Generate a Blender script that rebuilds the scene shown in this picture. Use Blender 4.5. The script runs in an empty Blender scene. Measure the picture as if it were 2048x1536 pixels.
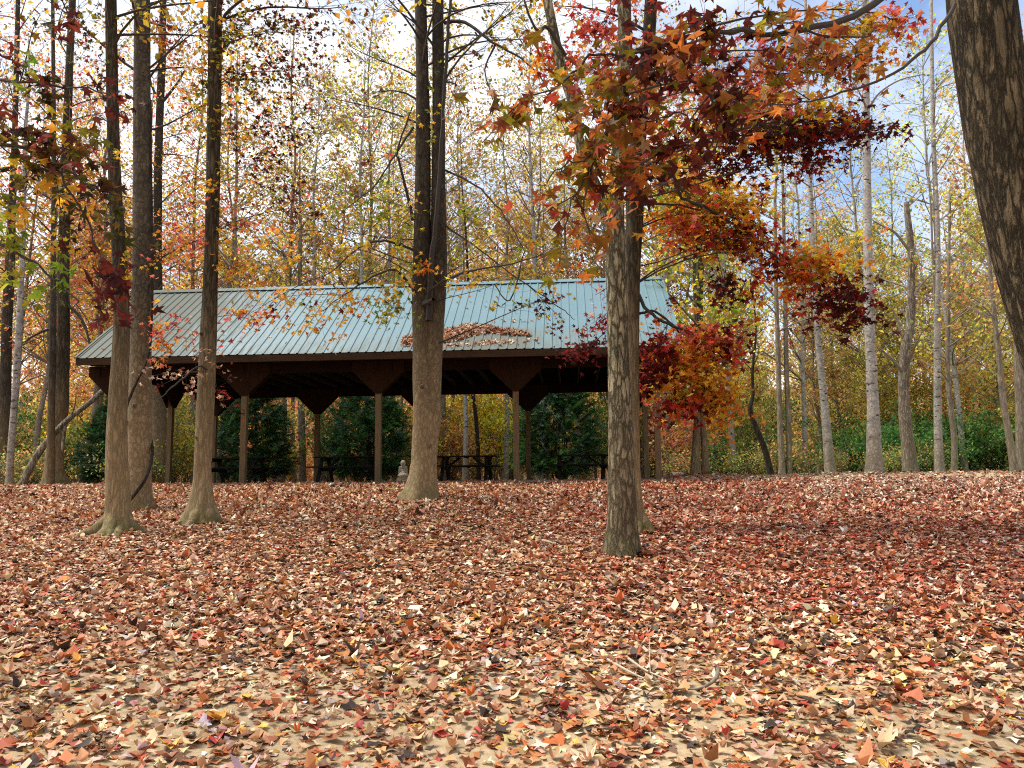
import bpy, math, random
import numpy as np
from mathutils import Matrix, Vector

sc = bpy.context.scene
COL = sc.collection
R = math.radians
rng = np.random.default_rng(11)

# ------------------------------------------------------------------ camera
FPX, PITCH, ROLL, EYE = 1603.0, 0.1177, -0.0098, 1.6      # focal length in 2048-px units
cam_d = bpy.data.cameras.new('camera'); cam = bpy.data.objects.new('camera', cam_d); COL.objects.link(cam)
cam_d.sensor_fit = 'HORIZONTAL'; cam_d.sensor_width = 36.0; cam_d.lens = FPX / 2048 * 36.0
cam_d.clip_start = 0.05; cam_d.clip_end = 1500
cam.matrix_world = Matrix.Translation((0, 0, EYE)) @ Matrix.Rotation(math.pi / 2 + PITCH, 4, 'X') @ Matrix.Rotation(ROLL, 4, 'Z')
sc.camera = cam

# ------------------------------------------------------------------ sky, sun, exposure
SUN_EL, SUN_AZ = R(60), R(-82)           # azimuth clockwise from +Y (view direction): high on the left
w = bpy.data.worlds.new("World"); sc.world = w; w.use_nodes = True
nt = w.node_tree; N = nt.nodes; L = nt.links
bg = N['Background']; bg.inputs['Strength'].default_value = 0.12
sky = N.new('ShaderNodeTexSky'); sky.sky_type = 'NISHITA'; sky.sun_disc = False
sky.sun_elevation = SUN_EL; sky.sun_rotation = SUN_AZ; sky.air_density = 1.0; sky.dust_density = 0.6; sky.ozone_density = 2.0
tc = N.new('ShaderNodeTexCoord')
mp = N.new('ShaderNodeMapping'); mp.inputs['Scale'].default_value = (1.0, 1.0, 1.7); mp.inputs['Location'].default_value = (0.30, 0.2, 0.1)
nz = N.new('ShaderNodeTexNoise'); nz.inputs['Scale'].default_value = 2.1; nz.inputs['Detail'].default_value = 7; nz.inputs['Roughness'].default_value = 0.55
rp = N.new('ShaderNodeValToRGB'); rp.color_ramp.elements[0].position = 0.36; rp.color_ramp.elements[1].position = 0.60
mx = N.new('ShaderNodeMix'); mx.data_type = 'RGBA'
mx.inputs['B'].default_value = (5.5, 5.55, 5.65, 1)
L.new(tc.outputs['Generated'], mp.inputs['Vector']); L.new(mp.outputs['Vector'], nz.inputs['Vector'])
L.new(nz.outputs['Fac'], rp.inputs['Fac']); L.new(rp.outputs['Color'], mx.inputs['Factor'])
gn = N.new('ShaderNodeMix'); gn.data_type = 'RGBA'; gn.blend_type = 'MULTIPLY'; gn.inputs['Factor'].default_value = 1.0
gn.inputs['B'].default_value = (1.0, 1.0, 1.0, 1)
L.new(sky.outputs['Color'], gn.inputs['A'])
L.new(gn.outputs['Result'], mx.inputs['A']); L.new(mx.outputs['Result'], bg.inputs['Color'])

sun_d = bpy.data.lights.new('sun', 'SUN'); sun = bpy.data.objects.new('sun', sun_d); COL.objects.link(sun)
sun_d.energy = 2.9; sun_d.angle = R(24); sun_d.color = (1.0, 0.95, 0.87)
sdir = Vector((math.sin(SUN_AZ) * math.cos(SUN_EL), math.cos(SUN_AZ) * math.cos(SUN_EL), math.sin(SUN_EL)))
sun.rotation_euler = sdir.to_track_quat('Z', 'Y').to_euler()

vs = sc.view_settings
vs.view_transform = 'Standard'; vs.look = 'None'; vs.gamma = 1.0; vs.use_curve_mapping = False
vs.exposure = 1.05
cy = sc.cycles
cy.max_bounces = 6; cy.diffuse_bounces = 3; cy.glossy_bounces = 2; cy.transmission_bounces = 4; cy.transparent_max_bounces = 4
cy.use_denoising = False
cy.filter_width = 1.1
cy.caustics_reflective = False; cy.caustics_refractive = False

# ------------------------------------------------------------------ pixel -> world
CP, SP_, CR, SR = math.cos(PITCH), math.sin(PITCH), math.cos(ROLL), math.sin(ROLL)
def ray(u, v):
    a, b = u - 1024.0, v - 768.0
    x = CR * a + SR * b; y = -SR * a + CR * b
    x /= FPX; up = -y / FPX
    return np.array([x, CP - up * SP_, SP_ + up * CP])
def at(u, v, d):
    r = ray(u, v); return np.array([0, 0, EYE]) + r * (d / r[1])
def sstep(t): t = np.clip(t, 0, 1); return t * t * (3 - 2 * t)
def terrain(x, y):
    x = np.asarray(x, float); y = np.asarray(y, float)
    t = (20.4 - y) / 0.55
    sp = 0.55 * np.where(t > 30, t, np.log1p(np.exp(np.minimum(t, 30))))
    z = 1.52 - 0.0885 * sp
    z = 0.5 * (z + np.sqrt(z * z + 0.02)) - 0.02
    z = z + 0.13 * sstep((x - 3.5) / 7) * sstep((y - 19.5) / 4)
    m = at(1396, 946, 24.3)
    z = z + 0.16 * np.exp(-((x - m[0]) ** 2 + (y - m[1]) ** 2) / 1.1)
    z = z + 0.018 * np.sin(x * 1.3 + y * 0.7) * np.sin(y * 0.9 - x * 0.4) + 0.01 * np.sin(x * 3.1 + 1) * np.sin(y * 2.7)
    z = z + 0.6 * sstep((y - 60) / 60) + 15 * sstep((y - 84) / 60)
    return z
def ground(u, v):
    r = ray(u, v); prev = 2.0
    for d in np.arange(2.0, 60, 0.05):
        p = np.array([0, 0, EYE]) + r * (d / r[1])
        if p[2] <= terrain(p[0], p[1]): return p
    return at(u, v, 30.0)

# ------------------------------------------------------------------ mesh buffer
class MB:
    def __init__(s): s.V = []; s.F = []; s.C = []; s.H = []; s.n = 0
    def add(s, V, F, col=None, h=None):
        V = np.asarray(V, float).reshape(-1, 3)
        s.V.append(V)
        for f in (F if isinstance(F, list) else [F]): s.F.append(np.asarray(f, np.int64) + s.n)
        c = np.ones((len(V), 3)) if col is None else np.broadcast_to(np.asarray(col, float), (len(V), 3))
        s.C.append(c); s.H.append(np.zeros(len(V)) if h is None else np.asarray(h, float))
        s.n += len(V)
    def mesh(s, name, mat, smooth=True):
        V = np.concatenate(s.V); me = bpy.data.meshes.new(name)
        loops = np.concatenate([f.ravel() for f in s.F])
        tot = np.concatenate([np.full(len(f), f.shape[1]) for f in s.F])
        st = np.concatenate([[0], np.cumsum(tot)[:-1]])
        me.vertices.add(len(V)); me.vertices.foreach_set('co', V.astype(np.float32).ravel())
        me.loops.add(len(loops)); me.loops.foreach_set('vertex_index', loops.astype(np.int32))
        me.polygons.add(len(tot)); me.polygons.foreach_set('loop_start', st.astype(np.int32))
        try: me.polygons.foreach_set('loop_total', tot.astype(np.int32))
        except Exception: pass
        me.polygons.foreach_set('use_smooth', np.full(len(tot), smooth))
        me.update(calc_edges=True)
        C = np.concatenate(s.C); ca = me.attributes.new('col', 'FLOAT_COLOR', 'POINT')
        ca.data.foreach_set('color', np.hstack([C, np.ones((len(C), 1))]).astype(np.float32).ravel())
        ha = me.attributes.new('hgt', 'FLOAT', 'POINT'); ha.data.foreach_set('value', np.concatenate(s.H).astype(np.float32))
        me.materials.append(mat); me.validate()
        return me
    def build(s, name, mat, parent=None, smooth=True):
        o = bpy.data.objects.new(name, s.mesh(name, mat, smooth)); COL.objects.link(o)
        if parent: o.parent = parent
        return o
def tag(o, label=None, cat=None, group=None, kind=None):
    if label: o['label'] = label
    if cat: o['category'] = cat
    if group: o['group'] = group
    if kind: o['kind'] = kind
    return o
def empty(name, loc=(0, 0, 0), rz=0, label=None, cat=None, group=None):
    o = bpy.data.objects.new(name, None); COL.objects.link(o); o.location = loc; o.rotation_euler = (0, 0, rz)
    o.empty_display_size = 0.2
    return tag(o, label, cat, group)
def dup(root, loc, rz, sc_=1.0, label=None, group=None):
    c = root.copy(); COL.objects.link(c); c.location = loc; c.rotation_euler = (0, 0, rz); c.scale = (sc_,) * 3 if np.isscalar(sc_) else sc_
    if label: c['label'] = label
    if group: c['group'] = group
    for ch in list(root.children):
        d = ch.copy(); COL.objects.link(d); d.parent = c
        for g in ch.children:
            e = g.copy(); COL.objects.link(e); e.parent = d
    return c
def box(mb, c, s, col=None, rot=None):
    V = np.array([[x, y, z] for x in (-.5, .5) for y in (-.5, .5) for z in (-.5, .5)]) * np.array(s)
    if rot is not None: V = V @ np.array(rot).T
    mb.add(V + np.array(c), np.array([[0, 1, 3, 2], [4, 6, 7, 5], [0, 4, 5, 1], [2, 3, 7, 6], [0, 2, 6, 4], [1, 5, 7, 3]]), col)
def beam(mb, a, b, w_, h_, upv=(0, 0, 1), col=None):
    a = np.array(a, float); b = np.array(b, float); d = b - a; l = np.linalg.norm(d); d /= l
    x = np.cross(d, upv); x /= np.linalg.norm(x); z = np.cross(x, d)
    box(mb, (a + b) / 2, (w_, l, h_), col, np.stack([x, d, z], 1))
def prism(mb, poly, y0, y1, col=None):          # poly in (x, z), extruded in y
    n = len(poly); V = [(p[0], y0, p[1]) for p in poly] + [(p[0], y1, p[1]) for p in poly]
    mb.add(V, [np.array([list(range(n))]), np.array([list(range(2 * n - 1, n - 1, -1))])] + [np.array([[i, i + n, (i + 1) % n + n, (i + 1) % n]]) for i in range(n)], col)
def smooth_path(P, per=6):
    P = np.asarray(P, float); n = len(P)
    if n < 3: return np.array([P[0] + (P[-1] - P[0]) * t for t in np.linspace(0, 1, per + 1)])
    Q = np.vstack([2 * P[0] - P[1], P, 2 * P[-1] - P[-2]]); out = []
    for i in range(1, n):
        a, b, c, d = Q[i - 1], Q[i], Q[i + 1], Q[i + 2]
        for t in np.linspace(0, 1, per, endpoint=False):
            out.append(.5 * ((2 * b) + (-a + c) * t + (2 * a - 5 * b + 4 * c - d) * t * t + (-a + 3 * b - 3 * c + d) * t ** 3))
    out.append(P[-1]); return np.array(out)
def tube(mb, P, rad, sides=8, rough=0.0, flare=0.0, lobes=5, seed=0, base_z=None, cap=True, flare_h=0.22, col=None, bump=0.0):
    P = np.asarray(P, float); n = len(P); rad = np.broadcast_to(np.asarray(rad, float), (n,))
    T = np.gradient(P, axis=0); T /= np.linalg.norm(T, axis=1)[:, None] + 1e-12
    ref = np.array([0, 1.0, 0]) if abs(T[0][1]) < .8 else np.array([1.0, 0, 0])
    X = np.cross(ref, T); X /= np.linalg.norm(X, axis=1)[:, None] + 1e-9; Y = np.cross(T, X)
    a = np.linspace(0, 2 * np.pi, sides, endpoint=False)
    rg = np.random.default_rng(seed)
    rr = np.repeat(rad[:, None], sides, 1)
    hz = P[:, 2] - (P[0, 2] if base_z is None else base_z)
    if rough > 0:
        k = np.arange(n)[:, None] * 0.55
        ph = rg.uniform(0, 6.28, 6)
        rr = rr * (1 + rough * (np.sin(2 * a[None] + k * .7 + ph[0]) * .5 + np.sin(3 * a[None] - k * .9 + ph[1]) * .4 + np.sin(5 * a[None] + k * 1.3 + ph[2]) * .25))
    if bump > 0: rr = rr * (1 + bump * rg.normal(0, 1, rr.shape))
    if flare > 0:
        f = flare * np.exp(-np.maximum(hz, 0) / flare_h)[:, None]
        ph = rg.uniform(0, 6.28, 3)
        lob = .62 + .3 * np.sin(lobes * a + ph[0]) + .22 * np.sin(3 * a + ph[1]) + .12 * np.sin(2 * a + ph[2])
        rr = rr * (1 + f * np.maximum(lob, .1)[None])
    V = P[:, None] + rr[..., None] * (np.cos(a)[None, :, None] * X[:, None] + np.sin(a)[None, :, None] * Y[:, None])
    i = np.arange(n - 1)[:, None] * sides; j = np.arange(sides)[None]; j2 = (j + 1) % sides
    F = np.stack([i + j, i + j2, i + sides + j2, i + sides + j], -1).reshape(-1, 4)
    Vf = V.reshape(-1, 3); H = np.repeat(hz, sides); Fs = [F]
    if cap and sides > 3:
        Vf = np.vstack([Vf, P[-1:]]); H = np.append(H, hz[-1]); e = (n - 1) * sides
        Fs.append(np.stack([e + np.arange(sides), e + (np.arange(sides) + 1) % sides, np.full(sides, n * sides)], -1))
    mb.add(Vf, Fs, col, H)

# ------------------------------------------------------------------ leaves
def star_template(simple=False):
    tips = [(-112, .62), (-52 + 0, 0), (-22, .88), (0, 0), (38, .98), (0, 0), (90, 1.08), (0, 0), (142, .98), (0, 0), (202, .88), (0, 0), (248, .0)]
    pts = []
    ang = [-20, 36, 90, 144, 200]; ln = [.82, .98, 1.1, .98, .82]
    if simple: ang = [-5, 90, 185]; ln = [.9, 1.05, .9]
    pts.append((0, -.28, 0))
    for k in range(len(ang)):
        pts.append((ln[k] * math.cos(R(ang[k])), ln[k] * math.sin(R(ang[k])), 0))
        if k < len(ang) - 1:
            m = (ang[k] + ang[k + 1]) / 2; pts.append((.46 * math.cos(R(m)), .46 * math.sin(R(m)), 0))
    V = np.array([(0, 0.05, 0)] + pts); V[:, 1] -= .1
    n = len(pts)
    F = np.array([[0, 1 + i, 1 + (i + 1) % n] for i in range(n)])
    return V * .55, F
STAR = star_template(); STAR3 = star_template(True)
def dry_template(ph):
    a = np.linspace(0, 2 * np.pi, 7, endpoint=False) + ph; r = np.array([.64, .44, .60, .36, .66, .42, .56]) * (1 + .22 * np.sin(a * 2 + ph * 5))
    V = np.vstack([[0, 0, 0], np.stack([r * np.cos(a), r * np.sin(a), 0 * a], 1)]); return V, np.array([[0, 1 + i, 1 + (i + 1) % 7] for i in range(7)])
DRY = [dry_template(.3), dry_template(1.7)]
OVAL = (np.array([(0, -.5, 0), (.30, -.1, 0), (.2, .3, 0), (0, .55, 0), (-.2, .3, 0), (-.30, -.1, 0)]), np.array([[0, 1, 2, 3], [0, 3, 4, 5]]))
DIAM = (np.array([(0, -.5, 0), (.36, .02, 0), (0, .5, 0), (-.36, -.02, 0)]), np.array([[0, 1, 2, 3]]))
def leaf_mats(n, rg, tilt, updir=None):
    """random frames: normals tilt away from +z by ~tilt radians"""
    th = np.abs(rg.normal(0, tilt, n)); ph = rg.uniform(0, 6.283, n)
    nz_ = np.stack([np.sin(th) * np.cos(ph), np.sin(th) * np.sin(ph), np.cos(th)], 1)
    al = rg.uniform(0, 6.283, n)
    t = np.stack([np.cos(al), np.sin(al), np.zeros(n)], 1)
    y = t - nz_ * (t * nz_).sum(1)[:, None]; y /= np.linalg.norm(y, axis=1)[:, None] + 1e-9
    x = np.cross(y, nz_)
    return np.stack([x, y, nz_], 2)
def hang_mats(n, rg):
    """leaves on a twig: blade hangs outwards and down"""
    al = rg.uniform(0, 6.283, n); dn = rg.normal(-.75, .45, n)
    y = np.stack([np.cos(al), np.sin(al), dn], 1); y /= np.linalg.norm(y, axis=1)[:, None]
    t = rg.normal(0, .55, (n, 3)) + np.array([0, 0, 1.0])
    nrm = t - y * (t * y).sum(1)[:, None]; nrm /= np.linalg.norm(nrm, axis=1)[:, None] + 1e-9
    x = np.cross(y, nrm)
    return np.stack([x, y, nrm], 2)
def put_leaves(mb, P, M, size, col, shape, rg, curl=.3):
    V0, F0 = shape; n = len(P); k = len(V0)
    V = np.repeat(V0[None], n, 0).copy()
    r2 = (V0[:, 0] ** 2 + V0[:, 1] ** 2)
    c1 = rg.normal(0, curl, n)[:, None]; c2 = rg.normal(0, curl, n)[:, None]; c3 = rg.normal(0, curl * .6, n)[:, None]
    V[:, :, 2] += c1 * r2[None] * 2.0 + c2 * np.abs(V0[:, 0])[None] * .9 + c3 * V0[None, :, 1] * V0[None, :, 0] * 3 + rg.normal(0, .05, (n, k))
    V[:, :, :2] *= rg.uniform(.82, 1.12, (n, 1, 2))
    W = np.einsum('nij,nkj->nki', M, V * size[:, None, None]) + P[:, None]
    F = (F0[None] + (np.arange(n) * k)[:, None, None]).reshape(-1, F0.shape[1])
    C = np.repeat(col[:, None], k, 1) * rg.uniform(.86, 1.1, (n, k, 1))
    mb.add(W.reshape(-1, 3), F, C.reshape(-1, 3))
def pick(pal, n, rg, var=.22):
    cs = np.array([p[:3] for p in pal]); ws = np.array([p[3] for p in pal], float); ws /= ws.sum()
    c = cs[rg.choice(len(cs), n, p=ws)]
    return np.clip(c * np.exp(rg.normal(0, var, (n, 1))) * np.exp(rg.normal(0, .07, (n, 3))), .003, .85)
PAL = {
 'litter': [(.33, .105, .034, 5), (.44, .19, .07, 5), (.56, .33, .17, 4.5), (.68, .48, .29, 3.5), (.15, .058, .026, 2.6), (.42, .11, .026, 2.8), (.26, .035, .016, 1.0), (.76, .60, .42, 1.8), (.58, .36, .22, 1.8), (.55, .24, .035, 1.0), (.045, .023, .014, 1.7)],
 'litter_red': [(.40, .10, .036, 6), (.46, .14, .045, 5), (.56, .29, .15, 3.4), (.66, .45, .30, 2.6), (.14, .042, .02, 2.4), (.40, .05, .022, 2.4), (.74, .58, .45, 1.6), (.58, .30, .19, 2), (.05, .022, .014, 1.6)],
 'litter_pale': [(.44, .23, .13, 4), (.58, .40, .27, 4), (.68, .53, .41, 3), (.22, .11, .065, 2.4), (.38, .10, .035, 2), (.07, .04, .025, 1.8)],
 'litter_near': [(.42, .15, .05, 5), (.56, .31, .14, 4.5), (.68, .48, .27, 4), (.20, .08, .035, 2.6), (.50, .13, .025, 3), (.42, .045, .028, 1.1), (.78, .62, .42, 2.0), (.62, .35, .25, 1.4), (.62, .36, .04, .9), (.05, .028, .018, 1.7), (.50, .40, .40, .4)],
 'near_mix': [(.17, .115, .012, 5), (.26, .12, .018, 4), (.42, .13, .03, 4), (.55, .17, .035, 3), (.15, .035, .015, 3), (.24, .19, .02, 2), (.40, .06, .03, 1.4), (.48, .27, .13, 1)],
 'darkolive': [(.06, .055, .012, 5), (.10, .08, .014, 4), (.14, .075, .015, 3), (.05, .025, .012, 3), (.20, .11, .02, 1.5)],
 'maroon': [(.075, .015, .012, 6), (.12, .02, .014, 4), (.04, .012, .010, 2.5), (.22, .035, .02, 3)],
 'crimson': [(.24, .018, .018, 5), (.13, .012, .012, 4), (.36, .035, .03, 2), (.07, .010, .010, 3)],
 'red': [(.56, .06, .035, 5), (.66, .13, .035, 4), (.26, .02, .02, 2), (.50, .12, .12, 2)],
 'orange': [(.72, .26, .03, 5), (.74, .36, .04, 4), (.50, .11, .025, 3), (.55, .36, .05, 2)],
 'amber': [(.70, .42, .035, 5), (.54, .39, .035, 4), (.74, .30, .035, 3), (.30, .26, .03, 2)],
 'yellow': [(.58, .42, .035, 5), (.42, .38, .04, 4), (.30, .32, .03, 3), (.60, .27, .03, 3), (.22, .11, .02, 2)],
 'yelgreen': [(.28, .30, .028, 5), (.16, .23, .022, 4), (.44, .36, .035, 3), (.12, .18, .02, 2)],
 'olive': [(.16, .15, .018, 5), (.24, .17, .02, 3), (.10, .055, .015, 3), (.11, .025, .018, 3), (.32, .13, .03, 1.5)],
 'pinkred': [(.66, .14, .12, 4), (.72, .24, .12, 3), (.48, .05, .06, 3), (.70, .38, .14, 2), (.16, .025, .025, 1.6)],
 'bg_olive': [(0.384, 0.384, 0.090, 5), (0.538, 0.448, 0.105, 4), (0.282, 0.307, 0.075, 4), (0.576, 0.333, 0.105, 2), (0.218, 0.166, 0.075, 2)],
 'bg_gold': [(0.704, 0.486, 0.120, 5), (0.640, 0.346, 0.090, 4), (0.512, 0.410, 0.105, 3), (0.614, 0.230, 0.090, 2), (0.410, 0.256, 0.135, 2)],
 'bg_rust': [(0.538, 0.218, 0.105, 5), (0.614, 0.320, 0.135, 4), (0.422, 0.154, 0.105, 3), (0.512, 0.384, 0.135, 2), (0.282, 0.154, 0.105, 2)],
 'bg_yellow': [(0.794, 0.589, 0.075, 5), (0.640, 0.538, 0.090, 4), (0.742, 0.422, 0.075, 2), (0.448, 0.435, 0.090, 2)],
 'bg_green': [(0.102, 0.218, 0.053, 5), (0.166, 0.307, 0.068, 4), (0.256, 0.346, 0.075, 2), (0.064, 0.128, 0.045, 3)],
}

# ------------------------------------------------------------------ materials
def new_mat(name):
    m = bpy.data.materials.new(name); m.use_nodes = True
    return m, m.node_tree.nodes, m.node_tree.links, m.node_tree.nodes['Principled BSDF']
def node(Nn, t, **kw):
    n = Nn.new(t)
    for k, v in kw.items():
        if k in n.inputs: n.inputs[k].default_value = v
        else: setattr(n, k, v)
    return n
def ramp(Nn, els):
    r = Nn.new('ShaderNodeValToRGB'); e = r.color_ramp.elements
    while len(e) < len(els): e.new(.5)
    for i, (p, c) in enumerate(els): e[i].position = p; e[i].color = (*c, 1) if len(c) == 3 else c
    return r
def mixc(Nn, Ll, fac, a, b, blend='MIX'):
    m = Nn.new('ShaderNodeMix'); m.data_type = 'RGBA'; m.blend_type = blend
    for s, v in (('Factor', fac), ('A', a), ('B', b)):
        if hasattr(v, 'is_output'): Ll.new(v, m.inputs[s])
        elif s == 'Factor': m.inputs[s].default_value = v
        else: m.inputs[s].default_value = (*v, 1)
    return m.outputs['Result']
def leaf_mat(name, trans=.45, rough=.6, spec=.25, vary=.0):
    m, Nn, Ll, b = new_mat(name)
    a = node(Nn, 'ShaderNodeAttribute', attribute_name='col')
    c = a.outputs['Color']
    if vary:
        oi = Nn.new('ShaderNodeObjectInfo'); hs = Nn.new('ShaderNodeHueSaturation')
        mr = node(Nn, 'ShaderNodeMapRange', **{'To Min': .5 - vary * .16, 'To Max': .5 + vary * .16}); Ll.new(oi.outputs['Random'], mr.inputs['Value'])
        Ll.new(mr.outputs['Result'], hs.inputs['Hue']); Ll.new(c, hs.inputs['Color'])
        mr2 = node(Nn, 'ShaderNodeMapRange', **{'To Min': 1.0, 'To Max': 1.35})
        mm = node(Nn, 'ShaderNodeMath', operation='FRACT'); m7 = node(Nn, 'ShaderNodeMath', operation='MULTIPLY'); m7.inputs[1].default_value = 17.3
        Ll.new(oi.outputs['Random'], m7.inputs[0]); Ll.new(m7.outputs[0], mm.inputs[0]); Ll.new(mm.outputs[0], mr2.inputs['Value'])
        Ll.new(mr2.outputs['Result'], hs.inputs['Value']); c = hs.outputs['Color']
    Ll.new(c, b.inputs['Base Color']); b.inputs['Roughness'].default_value = rough; b.inputs['Specular IOR Level'].default_value = spec
    if trans > 0:
        t = Nn.new('ShaderNodeBsdfTranslucent'); Ll.new(c, t.inputs['Color'])
        ms = Nn.new('ShaderNodeMixShader'); ms.inputs['Fac'].default_value = trans
        Ll.new(b.outputs[0], ms.inputs[1]); Ll.new(t.outputs[0], ms.inputs[2])
        Ll.new(ms.outputs[0], Nn['Material Output'].inputs['Surface'])
    return m
def bark_mat(name, c_dark, c_light, mud=(.26, .19, .10), mud_h=2.4, vscale=9.0, stretch=.16, bump=.5, moss=.0, dist=.02, marks=False, mudf=.8):
    """bark: stretched ridges, flood silt on the lowest metres (attribute hgt), moss at the foot"""
    m, Nn, Ll, b = new_mat(name)
    t = Nn.new('ShaderNodeTexCoord'); mpn = node(Nn, 'ShaderNodeMapping'); mpn.inputs['Scale'].default_value = (1, 1, stretch)
    Ll.new(t.outputs['Object'], mpn.inputs['Vector'])
    n0 = node(Nn, 'ShaderNodeTexNoise', Scale=vscale * 1.6, Detail=5.0, Roughness=.65); Ll.new(mpn.outputs[0], n0.inputs['Vector'])
    vo = node(Nn, 'ShaderNodeTexVoronoi', feature='DISTANCE_TO_EDGE', Scale=vscale * 1.7)
    ad = node(Nn, 'ShaderNodeMixRGB', blend_type='ADD'); ad.inputs[0].default_value = .16
    Ll.new(mpn.outputs[0], ad.inputs[1]); Ll.new(n0.outputs['Color'], ad.inputs[2]); Ll.new(ad.outputs[0], vo.inputs['Vector'])
    vr = ramp(Nn, [(0, (0, 0, 0)), (.22, (1, 1, 1))]); Ll.new(vo.outputs['Distance'], vr.inputs['Fac'])
    nr = node(Nn, 'ShaderNodeMapRange', **{'From Min': .32, 'From Max': .68, 'To Min': .25, 'To Max': 1.0}); Ll.new(n0.outputs['Fac'], nr.inputs['Value'])
    mul = node(Nn, 'ShaderNodeMath', operation='MULTIPLY'); Ll.new(vr.outputs['Color'], mul.inputs[0]); Ll.new(nr.outputs[0], mul.inputs[1])
    base = mixc(Nn, Ll, mul.outputs[0], c_dark, c_light)
    big = node(Nn, 'ShaderNodeTexNoise', Scale=2.6, Detail=4.0, Roughness=.6); Ll.new(t.outputs['Object'], big.inputs['Vector'])
    br = ramp(Nn, [(.3, (.62, .62, .62)), (.7, (1.25, 1.22, 1.15))]); Ll.new(big.outputs['Fac'], br.inputs['Fac'])
    base = mixc(Nn, Ll, 1.0, base, br.outputs['Color'], 'MULTIPLY')
    hg = node(Nn, 'ShaderNodeAttribute', attribute_name='hgt')
    if marks:                                              # pale bark with dark lens-shaped scars
        mk = node(Nn, 'ShaderNodeMapping'); mk.inputs['Scale'].default_value = (2.2, 2.2, 6.5); Ll.new(t.outputs['Object'], mk.inputs['Vector'])
        mv = node(Nn, 'ShaderNodeTexNoise', Scale=2.2, Detail=2.5, Roughness=.5); Ll.new(mk.outputs[0], mv.inputs['Vector'])
        mr_ = ramp(Nn, [(.60, (0, 0, 0)), (.68, (1, 1, 1))]); Ll.new(mv.outputs['Fac'], mr_.inputs['Fac'])
        base = mixc(Nn, Ll, mr_.outputs['Color'], base, (.045, .04, .035))
    if mud_h > 0:
        hn = node(Nn, 'ShaderNodeMath', operation='MULTIPLY_ADD'); hn.inputs[1].default_value = 1.6
        Ll.new(big.outputs['Fac'], hn.inputs[0]); Ll.new(hg.outputs['Fac'], hn.inputs[2])
        hr = node(Nn, 'ShaderNodeMapRange', **{'From Min': mud_h * .35 + .8, 'From Max': mud_h * 1.5 + .8, 'To Min': mudf, 'To Max': 0.0})
        Ll.new(hn.outputs[0], hr.inputs['Value'])
        mudc = mixc(Nn, Ll, mul.outputs[0], tuple(x * .55 for x in mud), tuple(x * 1.15 for x in mud))
        base = mixc(Nn, Ll, hr.outputs['Result'], base, mudc)
    if moss > 0:
        mo = node(Nn, 'ShaderNodeTexNoise', Scale=5.0, Detail=5.0); Ll.new(t.outputs['Object'], mo.inputs['Vector'])
        hm = node(Nn, 'ShaderNodeMapRange', **{'From Min': .0, 'From Max': .55, 'To Min': moss, 'To Max': 0.0}); Ll.new(hg.outputs['Fac'], hm.inputs['Value'])
        mrr = ramp(Nn, [(.38, (0, 0, 0)), (.6, (1, 1, 1))]); Ll.new(mo.outputs['Fac'], mrr.inputs['Fac'])
        mm = node(Nn, 'ShaderNodeMath', operation='MULTIPLY'); Ll.new(hm.outputs[0], mm.inputs[0]); Ll.new(mrr.outputs['Color'], mm.inputs[1])
        base = mixc(Nn, Ll, mm.outputs[0], base, (.10, .095, .03))
    Ll.new(base, b.inputs['Base Color']); b.inputs['Roughness'].default_value = .92; b.inputs['Specular IOR Level'].default_value = .15
    bp = node(Nn, 'ShaderNodeBump', Strength=bump, Distance=dist); Ll.new(mul.outputs[0], bp.inputs['Height']); Ll.new(bp.outputs[0], b.inputs['Normal'])
    return m
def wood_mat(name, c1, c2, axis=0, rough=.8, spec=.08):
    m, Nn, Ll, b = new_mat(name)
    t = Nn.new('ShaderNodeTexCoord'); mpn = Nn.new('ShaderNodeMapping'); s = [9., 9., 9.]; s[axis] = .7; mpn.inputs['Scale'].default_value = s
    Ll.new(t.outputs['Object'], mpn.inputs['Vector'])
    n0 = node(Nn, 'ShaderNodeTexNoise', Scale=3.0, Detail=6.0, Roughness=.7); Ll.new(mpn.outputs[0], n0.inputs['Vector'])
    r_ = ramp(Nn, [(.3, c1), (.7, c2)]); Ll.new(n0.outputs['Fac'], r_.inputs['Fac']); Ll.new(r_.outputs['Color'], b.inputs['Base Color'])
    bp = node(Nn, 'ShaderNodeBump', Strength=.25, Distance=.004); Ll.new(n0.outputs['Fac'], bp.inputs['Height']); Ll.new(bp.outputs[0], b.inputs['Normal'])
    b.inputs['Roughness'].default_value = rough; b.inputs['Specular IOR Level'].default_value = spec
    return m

M_leaf = leaf_mat('leaf', .58)
M_leaf_bg = leaf_mat('woodland_leaf', .62, vary=.20)
M_litter = leaf_mat('fallen_leaf', .12, .55, .3)
M_needle = leaf_mat('needle', .15, .55, .3)
M_bark_gray = bark_mat('bark_grey', (.035, .028, .02), (.115, .095, .07), moss=.0)
M_bark_mud = bark_mat('bark_silted', (.022, .017, .010), (.105, .083, .052), moss=.85, mud_h=2.6, mud=(.34, .25, .135), mudf=.92)
M_bark_spot = bark_mat('bark_spotted', (.05, .042, .03), (.15, .122, .085), moss=.5, mud_h=2.8, mud=(.33, .245, .135), mudf=.9, vscale=7, stretch=.5, bump=.3, marks=True)
M_bark_smooth = bark_mat('bark_smooth_silted', (.028, .023, .017), (.085, .066, .047), moss=.7, mud_h=3.0, vscale=8, stretch=.4, bump=.3, mud=(.34, .25, .135), mudf=.92)
M_bark_shag = bark_mat('bark_shaggy', (.045, .038, .02), (.42, .36, .235), moss=.55, mud_h=1.6, vscale=8, stretch=.26, bump=1.0, mud=(.22, .17, .10), mudf=.6, dist=.035)
M_bark_ridge = bark_mat('bark_ridged', (.022, .016, .009), (.20, .155, .095), mud_h=0, vscale=9, stretch=.17, bump=1.0, dist=.05)
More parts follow.
